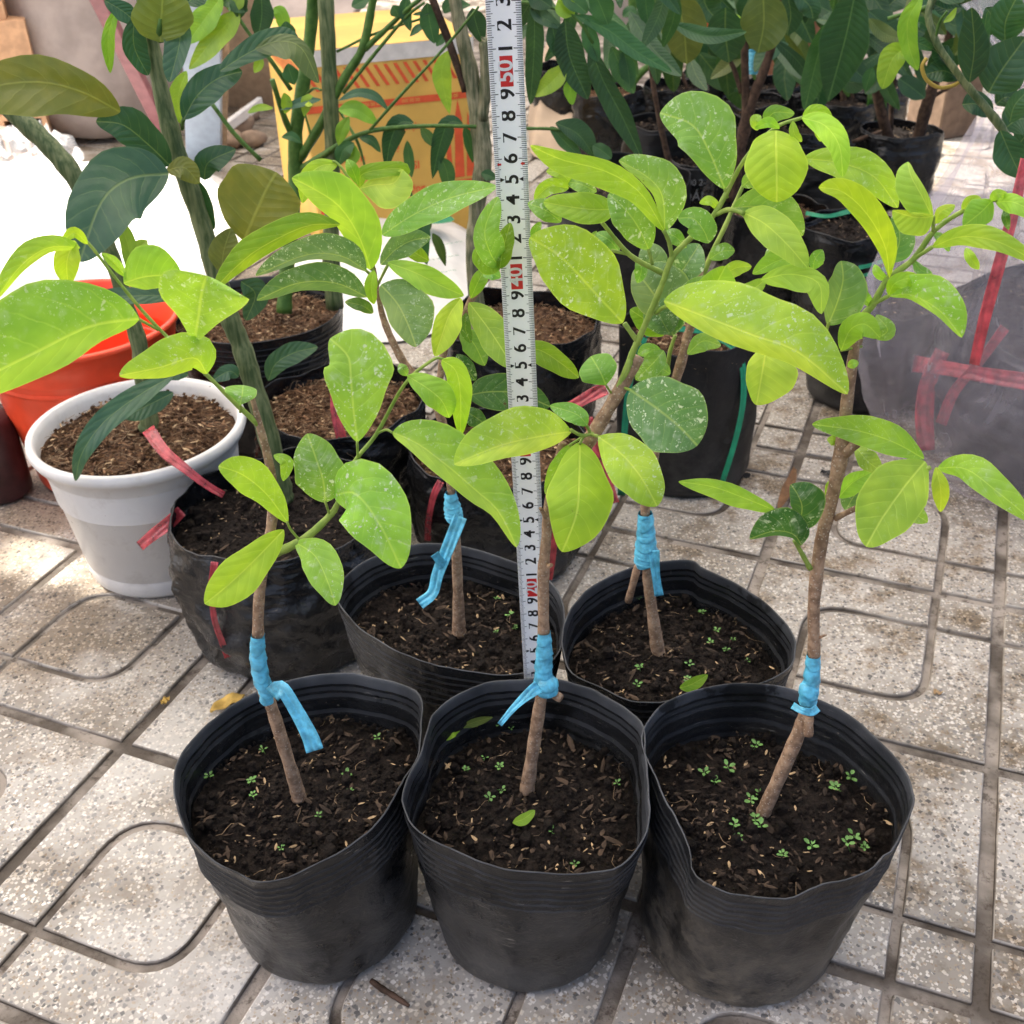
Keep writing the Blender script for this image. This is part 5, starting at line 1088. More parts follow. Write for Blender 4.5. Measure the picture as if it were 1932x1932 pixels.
# ---- yellow carton
pc = onz(607, 478); pr = onz(905, 436); pl = onz(488, 345); ux = (pr - pc); ux.z = 0; wdt = ux.length; ux.normalize(); uy = Vector((-ux.y, ux.x, 0)); dep = 30.0
top = at(628, 96, pc.y + .5).z
CT = thing('carton', pc, 'yellow cardboard carton with red stripes and lettering, sealed with white tape', 'carton')
def cp(u, v, o=0.0): return pc + ux * u - uy * o + Vector((0, 0, v))
def cs(u, v, o=0.0): return pc + uy * u - ux * o + Vector((0, 0, v))
mb = MB(); mb.box(pc + ux * wdt / 2 + uy * dep / 2 + Vector((0, 0, top / 2)), ux * wdt / 2, uy * dep / 2, Vector((0, 0, top / 2 - .1)))
o = mb.obj('box_body', M['carton'], CT, False)
bv = o.modifiers.new('Bevel', 'BEVEL'); bv.width = 0.004; bv.segments = 2
for u0, u1 in ((0.1, wdt - .1),):
    mesh('top_flap', [cp(u0, top + .1), cp(u1, top + .1), cp(u1, top + .6) + uy * (dep * .48), cp(u0, top + .6) + uy * (dep * .48), cp(u0, top - .15), cp(u1, top - .15), cp(u1, top + .35) + uy * (dep * .48), cp(u0, top + .35) + uy * (dep * .48)], [(0, 1, 2, 3), (7, 6, 5, 4), (0, 4, 5, 1), (1, 5, 6, 2), (2, 6, 7, 3), (3, 7, 4, 0)], M['carton'], CT, False)
def quad(name, P, m): return mesh(name, P, [(0, 1, 2, 3)], m, CT, False)
quad('packing_tape', [cp(.0, top - 2.2, .12), cp(wdt, top - 2.2, .12), cp(wdt, top + .05, .12), cp(.0, top + .05, .12)], M['packtape'])
quad('packing_tape', [cs(.0, top - 2.0, .12), cs(dep, top - 2.0, .12), cs(dep, top + .05, .12), cs(.0, top + .05, .12)], M['packtape'])
mb = MB(); k = 0.0
while k < wdt - 2.6:
    mb.add([cp(k + 2.0, top - 5.6, .1), cp(k + 2.55, top - 5.6, .1), cp(k + .75, top - 2.6, .1), cp(k + .2, top - 2.6, .1)], [(0, 1, 2, 3)]); k += 1.5
k = 0
while k < dep - 2:
    mb.add([cs(k + .2, top - 5.0, .1), cs(k + .6, top - 5.0, .1), cs(k + .6, top - 2.3, .1), cs(k + .2, top - 2.3, .1)], [(3, 2, 1, 0)]); k += 1.1
mb.add([cp(0.1, top - 8.6, .1), cp(wdt, top - 8.6, .1), cp(wdt, top - 7.6, .1), cp(.1, top - 7.6, .1)], [(0, 1, 2, 3)])
# tower drawing at the right, printed flat
tu, tv = wdt * .78, top * .24
for P in ([(0, 0), (5.5, 0), (5.5, 1.7), (0, 1.7)], [(.6, 2.1), (1.7, 2.1), (1.5, 8.5), (.9, 8.5)], [(2.0, 2.1), (3.6, 2.1), (3.5, 11), (2.9, 14), (2.3, 11)], [(3.9, 2.1), (5.4, 2.1), (5.4, 9), (4.4, 12)], [(-1.6, -1.2), (5.5, -.9), (5.5, -.5), (-1.6, -.8)]):
    n_ = len(mb.v); mb.v += [tuple(cp(tu + x, tv + y, .1)) for x, y in P]; mb.f.append(tuple(range(n_, n_ + len(P))))
for P in ([(0, 0), (2.4, 0), (2.2, 5), (1.2, 9), (.2, 5)], [(2.8, .4), (4.0, .4), (3.8, 5), (3.0, 5)]):
    n_ = len(mb.v); mb.v += [tuple(cp(.6 + x, top * .2 + y, .1)) for x, y in P]; mb.f.append(tuple(range(n_, n_ + len(P))))
mb.obj('red_print', M['cartonred'], CT, False)
for s, u, v_, sz in (('nhựa', .60, .60, 1.5), ('BSI', .60, .40, 1.7), ('xường', .58, .28, 1.7), ('E xuâm', .22, .47, 1.7), ('ng', .50, .50, 1.4), ('01', .14, .60, 1.4)):
    text(s, sz, M['cartonred'], CT, cp(wdt * u, top * v_, .1), ux, Vector((0, 0, 1)), 'lettering', bold=.02)
for i in range(4): text('000 00 00', .7, M['carton'], CT, cp(wdt * (.15 + .23 * i), top - 8.1, .12), ux, Vector((0, 0, 1)), 'lettering')

# ---- white woven sacks
def sack(name, poly, h, lab, seed, mat='sackwhite', parent=None):
    P = [onz(x, y) for x, y in poly]; c = sum(P, Vector()) / len(P); n = 72; M_ = 20; out = []
    P2 = spline(P + [P[0]], n)[:-1]; v = []; f = []
    for i in range(M_ + 1):
        u = i / M_
        for k in range(n):
            p = c.lerp(P2[k], u); p.z = 0.4 + h * (1 - u ** 4) * (0.8 + .5 * noise.noise(Vector((p.x * .09, p.y * .09, seed)))) + h * .22 * noise.noise(Vector((p.x * .3, p.y * .22, seed + 3))) * (1 - u ** 6); p.z = max(p.z, .15); v.append(p)
    for i in range(M_):
        for k in range(n): f.append((i * n + k, i * n + (k + 1) % n, (i + 1) * n + (k + 1) % n, (i + 1) * n + k))
    t = thing(name, c, lab, 'sack'); mesh('sack_body', v, f, M[mat], t); return t
sack('white_sack', [(-90, 340), (60, 315), (250, 330), (420, 345), (520, 420), (470, 500), (390, 560), (250, 575), (60, 600), (-90, 560)], 7, 'overexposed white woven sack lying in the sun on the left, behind the orange bucket', 3)
S2 = sack('white_sack', [(560, 470), (700, 440), (830, 405), (905, 470), (915, 560), (800, 640), (640, 640), (540, 560)], 5, 'printed white sack lying in front of the yellow carton', 8)
def ground_text(s, x, y, sz, yaw, par, h, m='greenink'):
    o = onz(x, y, h); ux_ = Vector((math.cos(yaw), math.sin(yaw), .0)); uy_ = Vector((-math.sin(yaw), math.cos(yaw), .25)).normalized(); return text(s, sz, M[m], par, o, ux_, uy_, 'lettering')
for s, x, y in (('hướng dẫn sử dụng', 762, 500), ('trong nước sạch', 790, 470), ('bón gốc 2-3 lần', 775, 525)): ground_text(s, x, y, 2.0, math.radians(205), S2, 6.6)
mb = MB(); p = onz(825, 415, 6.8); mb.add([p + Vector((math.cos(i * .63) * 2.6, math.sin(i * .63) * 2.0, .1 * math.sin(i))) for i in range(10)], [tuple(range(10))]); mb.obj('green_emblem', M['greenink'], S2, False)

# ---- grey cloth sack standing at the back left
c = onz(150, 296) + Vector((0, 22, 0))
SK = thing('grey_sack', c, 'big dusty grey cloth sack standing upright at the back left', 'sack')
v, f = lathe(c, [(.01, .2), (9, .1), (13.5, 1.5), (16.2, 6), (17.6, 14), (17.8, 26), (16.8, 40), (15.0, 56), (9, 62), (.1, 63)], 72, .07, 4)
mesh('sack_body', v, f, M['burlap'], SK)
# ---- hollow clay bricks stacked beside it
def brick(c, ux_, lab, solid=False):
    t = thing('hollow_brick', c, lab, 'brick', 'hollow clay bricks stacked by the grey sack'); uy_ = Vector((-ux_.y, ux_.x, 0)); z = Vector((0, 0, 1))
    W_, H_, D_ = 9.0, 8.4, 18.0; mb = MB(); xs = [-4.5, -3.5, -.5, .5, 3.5, 4.5]; zs_ = [0, 1, 3.7, 4.7, 7.4, 8.4]
    for i in range(5):
        for j in range(5):
            if i in (1, 3) and j in (1, 3) and not solid: continue
            mb.box(c + ux_ * (xs[i] + xs[i + 1]) / 2 + z * (zs_[j] + zs_[j + 1]) / 2 + uy_ * D_ / 2, ux_ * (xs[i + 1] - xs[i]) / 2, uy_ * D_ / 2, z * (zs_[j + 1] - zs_[j]) / 2)
    o = mb.obj('brick_body', M['brick'], t, False); mesh('back_wall', [c + ux_ * a + uy_ * 14 + z * b for a, b in ((-4.4, .1), (4.4, .1), (4.4, 8.3), (-4.4, 8.3))], [(0, 1, 2, 3)], M['brick'], t, False)
bu = Vector((.95, .30, 0)).normalized(); bc = onz(60, 297)
for i, lab in enumerate(('hollow clay brick at the bottom of the stack, beside the grey sack', 'hollow clay brick second from the bottom of the stack by the grey sack', 'hollow clay brick third from the bottom of the stack by the grey sack', 'hollow clay brick on top of the stack by the grey sack')):
    brick(bc + Vector((-1.4 * (i % 2) - (2.0 if i == 3 else 0), .3 * i, 8.45 * i)), bu, lab, i in (1, 2, 3))
brick(bc + bu * -10.2 + Vector((0, .5, 0)), bu, 'hollow clay brick on the paving at the left picture edge')
def slab(name, p0, p1, w, th, mat, lab, cat, side=Vector((1, 0, 0))):
    d = (p1 - p0); L = d.length; d.normalize(); s = (side - d * side.dot(d)).normalized(); nn = d.cross(s); mb = MB(); mb.box((p0 + p1) / 2, d * L / 2, s * w / 2, nn * th / 2)
    t = mesh(name, mb.v, mb.f, M[mat], None, False); ground_thing(t, p0); bv = t.modifiers.new('Bevel', 'BEVEL'); bv.width = .002; return tag(t, lab, cat)
slab('mauve_plank', onz(338, 305), at(172, -30, 200), 2.5, 2.0, 'mauve', 'mauve plastic plank leaning beside the grey sack', 'plank')
slab('pale_blue_panel', onz(386, 320), at(380, -10, 200), 6.5, 2.0, 'bluewhite', 'pale blue plastic panel standing behind the pomelo stem', 'panel')
slab('white_batten', onz(420, 245, 3), onz(492, 192, 5), 2.2, 1.2, 'slat', 'short white slat lying left of the yellow carton', 'slat', Vector((0, 0, 1)))
slab('tan_board', onz(455, 200), at(450, -40, 250), 22, 2.0, 'tan', 'tan wooden board standing at the back left of the yellow carton', 'board')
slab('tan_post', onz(412, 290), at(415, 60, 206), 3.2, 3.0, 'tan', 'narrow tan post beside the pale blue panel', 'post')
slab('grey_cloth', at(560, 45, 230), at(620, -30, 240), 18, 1.6, 'burlap', 'folded grey cloth hanging above the carton corner', 'cloth')
rd = random.Random(11)
def rock(x, y, r, lab, mat='stone', h=.7):
    c = onz(x, y); v = []; f = []; n = 12
    for i in range(7):
        for k in range(n):
            a = 2 * math.pi * k / n; ph = math.pi * i / 6; d = Vector((math.sin(ph) * math.cos(a), math.sin(ph) * math.sin(a), math.cos(ph) * h)); v.append(c + Vector((0, 0, r * h * .8)) + d * r * (1 + .35 * noise.noise(d * 1.7 + Vector((x, y, 0)))))
    for i in range(6):
        for k in range(n): f.append((i * n + k, (i + 1) * n + k, (i + 1) * n + (k + 1) % n, i * n + (k + 1) % n))
    o = mesh('rubble_stone', v, f, M[mat]); ground_thing(o, c); return tag(o, lab, 'stone', 'rubble stones left of the carton')
for x, y, r, lab in ((455, 250, 3.2, 'large brown rubble stone under the white slat'), (480, 275, 2.6, 'brown rubble stone closest to the yellow carton'), (437, 278, 2.8, 'brown rubble stone beside the tan post'), (468, 228, 2.4, 'brown rubble stone furthest back, behind the slat')): rock(x, y, r, lab)
# crumpled clear wrap on the white sack
P = [onz(x, y, 6) for x, y in ((-10, 265), (60, 262), (120, 285), (165, 320), (140, 370), (90, 400), (30, 360), (-20, 330))]; c = sum(P, Vector()) / 8; v = []; f = []
P2 = spline(P + [P[0]], 48)[:-1]
for i in range(13):
    for k in range(48):
        p = c.lerp(P2[k], i / 12); p.z = 7.5 + 5.5 * abs(noise.noise(Vector((p.x * .16, p.y * .12, 2)))) + 2.5 * noise.noise(Vector((p.x * .5, p.y * .4, 6))); v.append(p)
for i in range(12):
    for k in range(48): f.append((i * 48 + k, i * 48 + (k + 1) % 48, (i + 1) * 48 + (k + 1) % 48, (i + 1) * 48 + k))
o = mesh('clear_wrap', v, f, M['clearthin'], None, False); ground_thing(o, c); tag(o, 'crumpled clear plastic wrap lying on the white sack', 'plastic wrap')
# dark maroon roll at the left edge
c = onz(-14, 962) + Vector((0, 3.2, 0)); v, f = lathe(c, [(.01, .2), (2.6, .1), (3, .6), (3, 8.4), (2.7, 9), (.01, 9.1)], 40, .03, 6)
o = mesh('maroon_tub', v, f, M['hemp']); ground_thing(o, c); tag(o, 'dark maroon tub cut off by the left picture edge', 'tub')

# ---- timber block
p0 = onz(1792, 262); bx = Vector((.93, .36, 0)); by = Vector((-.36, .93, 0)); mb = MB(); mb.box(p0 + bx * 3.6 - bx * 2.2 + by * 5 + Vector((0, 0, 6.5)), bx * 4.6, by * 5.2, Vector((0, 0, 6.5)))
o = mb.obj('timber_block', M['wood'], None, False); ground_thing(o, p0); bv = o.modifiers.new('Bevel', 'BEVEL'); bv.width = .003; tag(o, 'square brown timber block standing on the bright paving at the back right', 'timber block')

# ---- clear bag with a bound root ball
c = Vector((57, 104, 0))
CB = thing('root_ball', c, 'black wrapped root ball bound with red ribbon inside the clear plastic bag', 'root ball')
container(CB, c + Vector((2.5, 0, 0)), 15, 13.8, 12.6, M['rootwrap'], 14.2, M['soil'], 31, few(lit(SOIL_DARK), .3), 0, .8, .06, 'black_wrap', 1.2)
def on_ball(x, y, r=15.6):                  # where that line of sight first meets the root ball
    best = None; d = 84.0
    while d < 112:
        p = at(x, y, d); e = math.hypot(p.x - c.x - 2.5, p.y - c.y)
        if e < r: return (x, y, d)
        if best is None or e < best[0]: best = (e, d)
        d += .15
    return (x, y, best[1])
for L, w in ((((1722, 686), (1780, 694), (1860, 708), (1990, 728)), 34), (((1778, 662), (1752, 720), (1744, 780), (1748, 850)), 36), (((1896, 618), (1850, 680), (1800, 740), (1775, 800)), 22)): ribbon(CB, [on_ball(*xy) for xy in L], w, M['reddull'], 'red_ribbon', .2)
CP = thing('clear_plastic_bag', c, 'tall clear plastic bag gathered at the neck, at the right edge of the paving', 'plastic bag')
prof = [(14.5, .15), (16.6, 1.2), (17.8, 4), (18.8, 8), (19.4, 11.5), (18.6, 15), (16.6, 18.5), (13.4, 22.5), (9.8, 27), (6.4, 32), (3.8, 36), (2.2, 39), (2.8, 42), (4.4, 45)]
pr2 = spline([Vector((a, b, 0)) for a, b in prof], 60); v = []; f = []; n = 120
for i, pp in enumerate(pr2):
    for k in range(n):
        a = 2 * math.pi * k / n; r = pp.x; z = pp.y
        r *= 1 + .075 * (1 - 2 * abs(math.sin(a * 6.5 + 1.5 * noise.noise(Vector((math.cos(a), math.sin(a), z * .05)))))) * min(1, max(0, z - 6) / 18) + .08 * noise.noise(Vector((math.cos(a) * 2.2, math.sin(a) * 2.2, z * .09))) + .05 * noise.noise(Vector((math.cos(a) * 6, math.sin(a) * 6, z * .25)))
        v.append(Vector((c.x + r * math.cos(a) - .0062 * z * z, c.y + r * math.sin(a) + z * .05, max(z, .12))))
for i in range(60):
    for k in range(n): f.append((i * n + k, i * n + (k + 1) % n, (i + 1) * n + (k + 1) % n, (i + 1) * n + k))
mesh('bag_film', v, f, M['clear'], CP)
ribbon(CP, [(1935, 300, 84), (1912, 400, 83), (1885, 500, 82.2), (1858, 600, 81.6), (1838, 688, 81.3)], 24, M['redfilm'], 'red_ribbon', .15)

# ---- rows of small grow bags behind, right
BG = 'small black grow bags at the back right'
def gb_(x, y, r, h, seed, lab, cat='grow bag', name='grow_bag', soil='soil', mk='bag', k=.3, ribs=0):
    c = onz(x, y) + Vector((0, r, 0))
    return bag(name, c.x, c.y, h, r, r * .93, h - 1.3, seed, lab, cat, matk=mk, soil=soil, spec=SOIL_COIR if soil == 'coir' else SOIL_DARK, k=k, wr=.6, wob=.06, belly=.35, group=BG, n=48, ribs=ribs)
def tree(x, y, r, h, seed, lab, soil='soil', mk='bag'): return gb_(x, y, r, h, seed, lab, 'potted tree', 'potted_tree', soil, mk)
gb_(1175, 600, 9.5, 16.5, 41, 'large plain black pot behind the lime green leaves right of the tape', mk='bagmatte', ribs=0)
T_ST = tree(1322, 488, 5.6, 14, 42, 'black bag with white lettering holding one long thin brown stick')
gb_(1246, 452, 5.6, 17, 43, 'tall slim black bag just left of the one with white lettering', mk='bagmatte')
gb_(1470, 590, 6.6, 12.5, 45, 'grow bag with fibrous brown coir right under the bowed yellow leaves', soil='coir')
gb_(1606, 640, 6.6, 13, 46, 'grow bag with a green strap in the middle of the right rear group')
gb_(1655, 792, 6.8, 12, 47, 'black bag standing next to the clear plastic bag', mk='bagmatte')
B_UM = gb_(1556, 500, 6.2, 14, 48, 'black bag with faint grey lettering on its side', mk='bagmatte')
T_FK = tree(1392, 500, 6, 13, 44, 'grow bag with the forked dark brown trunk right of centre')
T_TW = tree(1700, 400, 6.6, 12, 49, 'grow bag with three crossing dark trunks beside the bright paving')
T_GR = tree(1150, 332, 6.5, 14, 50, 'coir filled bag with a red tag and a green lance leaved stem', soil='coir')
gb_(1072, 268, 7, 13, 51, 'black bag in the dark next to the tape and brown paper', k=.2)
T_TP = tree(1275, 300, 6, 12.5, 52, 'far grow bag with blue taped grafts and thin sticks', soil='soil')
gb_(1345, 268, 6, 12, 53, 'far grow bag with sprawling pale weeds', soil='soil')
T_V = tree(1462, 292, 6, 12, 54, 'grow bag with the dark trunk that forks below the hanging lance leaf', soil='soil')
gb_(1424, 330, 5.8, 12, 55, 'shiny black bag between the two forked trunks')
T_S = tree(1592, 330, 6, 12, 56, 'grow bag with a straight dark stem and a grass blade')
gb_(1540, 300, 5.8, 12, 57, 'far black bag with a red ribbon end on its soil', soil='soil')
gb_(1650, 300, 6.2, 12.5, 58, 'crumpled shiny bag left of the timber block')
gb_(1345, 385, 5.8, 12.5, 59, 'black bag behind the white lettered one', soil='soil')
gb_(1520, 400, 6, 12.5, 60, 'dark bag behind the yellow green shoot tip')
M['greyink'] = plain('grey_ink', (.22, .22, .22), .6)
c = onz(1322, 488)
for s, x, y, d, sz in (('OÁNG', 1322, 371, c.y - .35, 1.9), ('2000 2-4kg', 1318, 345, c.y - .35, 1.3)): text(s, sz, M['greyink'], T_ST, at(x, y, d), Vector((1, .0, 0)), Vector((0, .03, 1)).normalized(), 'lettering', bold=.01)
c = onz(1556, 500); text('UOM NONG', 1.5, M['packtape'], B_UM, at(1600, 445, c.y - .3), Vector((1, .12, 0)).normalized(), Vector((0, .03, 1)).normalized(), 'lettering')
c = onz(1606, 640)
GSB = [o for o in bpy.data.objects if o.get('label', '').startswith('grow bag with a green strap')][0]
for L in ([(1520, 402, 137), (1560, 408, 134), (1605, 398, 134)], [(1620, 505, 129), (1645, 500, 129), (1672, 490, 130)], [(1626, 522, 129), (1650, 514, 129), (1675, 506, 130)]): ribbon(GSB, L, 9, M['greenstrap'], 'strap', .1)
ribbon(T_ST, [(1291, 330, 155), (1288, 400, 155), (1290, 460, 155.5)], 6, M['greenstrap'], 'strap', .1)
ribbon(T_GR, [(1122, 208, 224), (1132, 214, 222), (1145, 215, 222)], 13, M['redfilm'], 'red_tag')
def stick(par, reg, pts, mat='dbark', name='trunk', n=9): stem(par, zs(reg, pts), M[mat], name, n)
stick(T_FK, 'C', [(365, 1080, 153, 34), (390, 900, 153, 32), (430, 700, 153, 34), (480, 520, 153, 28), (560, 310, 153, 24), (640, 0, 153, 22), (660, -120, 153, 22)])
stick(T_FK, 'C', [(440, 660, 153, 24), (435, 400, 153.5, 21), (430, 0, 154, 20), (428, -120, 154, 20)], name='branch')
stick(T_FK, 'C', [(415, 500, 153.5, 13), (380, 380, 154, 13), (350, 310, 154, 12), (330, 200, 154, 10)], name='branch')
stick(T_V, 'C', [(590, 620, 222, 26), (620, 520, 222, 24), (660, 350, 222, 25), (700, 200, 222, 26), (740, 120, 222, 20), (850, -20, 222, 17), (930, -120, 222, 16)])
stick(T_V, 'C', [(680, 600, 221, 13), (720, 470, 221, 13), (760, 300, 221, 10)], name='branch')
stick(T_V, 'C', [(700, 200, 222, 20), (705, 100, 222, 16), (720, -100, 222, 14)], name='branch')
stick(T_TW, 'C', [(1260, 1000, 188, 32), (1240, 860, 188, 32), (1170, 620, 187, 28), (1130, 420, 187, 24), (1105, 170, 187, 20), (1090, -100, 187, 18)])
stick(T_TW, 'C', [(1290, 960, 188, 30), (1340, 830, 188, 34), (1400, 600, 188, 34), (1450, 440, 188, 30), (1520, 240, 189, 24), (1560, -60, 189, 22)])
stick(T_TW, 'C', [(1215, 700, 188, 14), (1225, 520, 188, 14), (1235, 380, 188, 14), (1240, 100, 188, 13)], name='branch')
stick(T_TW, 'C', [(1180, 700, 187, 10), (1010, 762, 186, 10)], name='branch')
stick(T_TW, 'C', [(1440, 520, 188, 12), (1530, 470, 188, 9), (1570, 440, 188, 6)], name='branch')
stick(T_S, 'C', [(990, 800, 214, 18), (970, 620, 214, 18), (955, 430, 214, 17), (940, 250, 214, 14), (930, -80, 214, 12)])
stick(T_S, 'C', [(1020, 560, 214, 9), (1000, 450, 214, 9), (990, 330, 214, 8)], name='branch')
stick(T_ST, 'B', [(1930, 1230, 160, 20), (1890, 1110, 160, 19), (1800, 830, 160, 16), (1735, 520, 160, 14), (1700, 260, 160, 12), (1680, 0, 160, 11), (1675, -100, 160, 11)], name='stick')
stick(T_TP, 'C', [(190, 490, 226, 10), (205, 350, 226, 10), (212, 200, 226, 9), (215, 60, 226, 8)], name='stick')
stick(T_TP, 'C', [(215, 490, 224, 9), (250, 370, 224, 9), (275, 270, 224, 8)], name='stick')
stick(T_TP, 'C', [(130, 490, 224, 9), (90, 380, 224, 9), (55, 290, 224, 8)], name='stick')
tape_wrap(T_TP, zs('C', [(20, 240, 228, 30), (25, 290, 228, 32), (35, 330, 228, 24)]))
tape_wrap(T_FK, zs('C', [(485, 270, 170, 30), (482, 330, 170, 31), (478, 395, 170, 28)]))
stick(T_GR, 'B', [(1490, 860, 226, 28), (1520, 760, 226, 28), (1570, 560, 226, 26), (1640, 410, 226, 22), (1760, 310, 226, 14), (1830, 240, 226, 12)], 'twig')
stick(T_GR, 'B', [(1600, 480, 226, 22), (1610, 250, 226, 24), (1615, 0, 226, 24), (1615, -100, 226, 24)], 'twig')
stick(T_GR, 'B', [(1590, 480, 226, 10), (1510, 300, 226, 10), (1440, 0, 226, 9)], 'twig', 'branch')
stick(T_GR, 'B', [(1600, 200, 226, 9), (1500, 60, 226, 9), (1460, -40, 226, 9)], 'twig', 'branch')
leaves(T_GR, 'B', 'long', 220, [R('K', [(1560, 600), (1500, 480), (1440, 330)], (40, 40)), R('c', [(1580, 560), (1550, 440), (1530, 320)], (40, 36)), R('K', [(1700, 260), (1680, 140), (1690, 20)], (60, 60)), R('c', [(1640, 200), (1700, 100), (1720, 0)], (50, 50)), R('c', [(1560, 90), (1600, 60), (1640, 80)], (30, 30)), R('K', [(1500, 140), (1470, 60), (1450, -20)], (40, 40))])
# leaves of the trees at the top right
leaves(T_V, 'C', 'long', 150, [
    R('K', [(1035, -80), (975, 200), (880, 545)], (125, 130), d=-20, qx=.8), R('c', [(880, 120), (815, 340), (755, 592)], (70, 62), d=-18), R('K', [(890, 60), (820, 40), (760, 130)], (60, 70)), R('K', [(640, 90), (720, 40), (790, 60)], (50, 60)),
    R('K', [(1100, 60), (1180, 130), (1275, 210)], (70, 60), d=-5), R('o', [(1100, 100), (1180, 180), (1290, 215)], (50, 40), d=-8, under=True), R('K', [(960, 290), (1020, 370), (1095, 440)], (60, 60), d=0), R('K', [(1260, 420), (1330, 470), (1400, 525)], (60, 60), d=5),
    R('c', [(1080, 490), (1100, 420), (1120, 360)], (34, 34), d=-4), R('K', [(960, 420), (1020, 440), (1080, 350)], (60, 60), d=2), R('K', [(780, 0), (850, 70), (840, 150)], (60, 50), d=10)])
leaves(T_FK, 'C', 'citrus', 140, [
    R('o', [(60, -60), (105, 150), (122, 342)], (120, 115), d=-10, under=True, qx=.65), R('K', [(330, 40), (330, 180), (350, 335)], (105, 100), d=-5, qx=.65), R('o', [(530, -60), (535, 130), (505, 282)], (125, 120), d=-8, under=True, qx=.65),
    R('K', [(200, -60), (230, 40), (290, 110)], (80, 80)), R('K', [(-60, -40), (-30, 60), (20, 150)], (80, 70)), R('Y', [(300, 60), (350, 90), (410, 95)], (26, 26), spots=0), R('K', [(660, -40), (680, 80), (660, 190)], (60, 60), d=6), R('K', [(440, -60), (450, 40), (420, 120)], (60, 60), d=4), R('K', [(700, -40), (780, 30), (800, 100)], (60, 60), d=6)])
leaves(T_TW, 'C', 'citrus', 150, [R('K', [(1110, 300), (1180, 260), (1270, 300)], (60, 60), d=10), R('K', [(1240, 180), (1320, 150), (1400, 180)], (60, 60), d=8), R('K', [(1300, 380), (1250, 300), (1220, 220)], (60, 70), d=10), R('K', [(1180, 60), (1240, 0), (1300, -40)], (60, 60)), R('o', [(1120, 90), (1190, 160), (1270, 240)], (70, 50), d=4, under=True)])
fr = random.Random(29)
def filler(par, cnt, x0, x1, y0, y1, d0, d1, mat, cols, size):
    for _ in range(cnt):
        x = fr.uniform(x0, x1); y = fr.uniform(y0, y1); a = fr.gauss(1.5, .75); L = fr.uniform(*size); dx, dy = math.cos(a), math.sin(a); b = fr.uniform(-.25, .25)
        pts = [(x, y), (x + dx * L * .5 - dy * L * b * .5, y + dy * L * .5 + dx * L * b * .5), (x + dx * L, y + dy * L)]; w = L * (fr.uniform(.2, .27) if mat == 'citrus' else fr.uniform(.13, .19)); d = fr.uniform(d0, d1)
        leaf(par, pts, w * fr.uniform(.6, 1), w * fr.uniform(.6, 1), fr.choice(cols), d, d + fr.uniform(-6, 4), al=fr.uniform(-10, 40), ar=fr.uniform(-10, 40), mat=mat, under=fr.random() < .3, spots=0)
filler(T_V, 52, 1380, 1740, -90, 125, 150, 210, 'long', 'KKKcCo', (80, 150))
filler(T_FK, 44, 1200, 1500, -90, 110, 150, 200, 'citrus', 'KKCoK', (70, 120))
filler(T_TW, 40, 1590, 1932, -80, 120, 150, 190, 'citrus', 'KKCKo', (60, 110))
filler(RT, 22, 1010, 1280, -90, 50, 108, 130, 'long', 'KKcC', (90, 160))
# lemon tree reaching in from the right
LT = thing('lemon_tree', Vector((84, 120, 0)), 'lemon tree with glossy dark leaves reaching in at the top right corner', 'tree')
stem(LT, [(2150, 560, 120, 20), (2130, 200, 112, 18), (2080, -60, 104, 16), (1980, -190, 98, 12), (1860, -120, 96, 10)] + zs('C', [(1440, 0, 95, 20), (1450, 200, 94, 18), (1580, 400, 93, 20), (1720, 570, 92, 22), (1800, 670, 91.5, 25), (1860, 760, 91, 16)]), M['gstem'], 'trunk')
stem(LT, zs('C', [(1200, 100, 97, 10), (1420, 40, 96, 16), (1600, 0, 96, 20), (1750, -60, 96, 20)]), M['twig'], 'branch')
stem(LT, zs('C', [(1455, 220, 94, 8), (1480, 120, 93.5, 8), (1520, 60, 93, 7)]), M['twig'], 'branch')
mb = MB(); hp = spline([at(*q('C', x, y), 93) for x, y in ((1410, 310), (1385, 360), (1410, 430), (1480, 470), (1560, 455), (1600, 425))], 24); mb.tube(hp, [.16] * 25, 7); mb.obj('curled_shoot', plain('yellow_shoot', (.42, .30, .05), .5), LT)
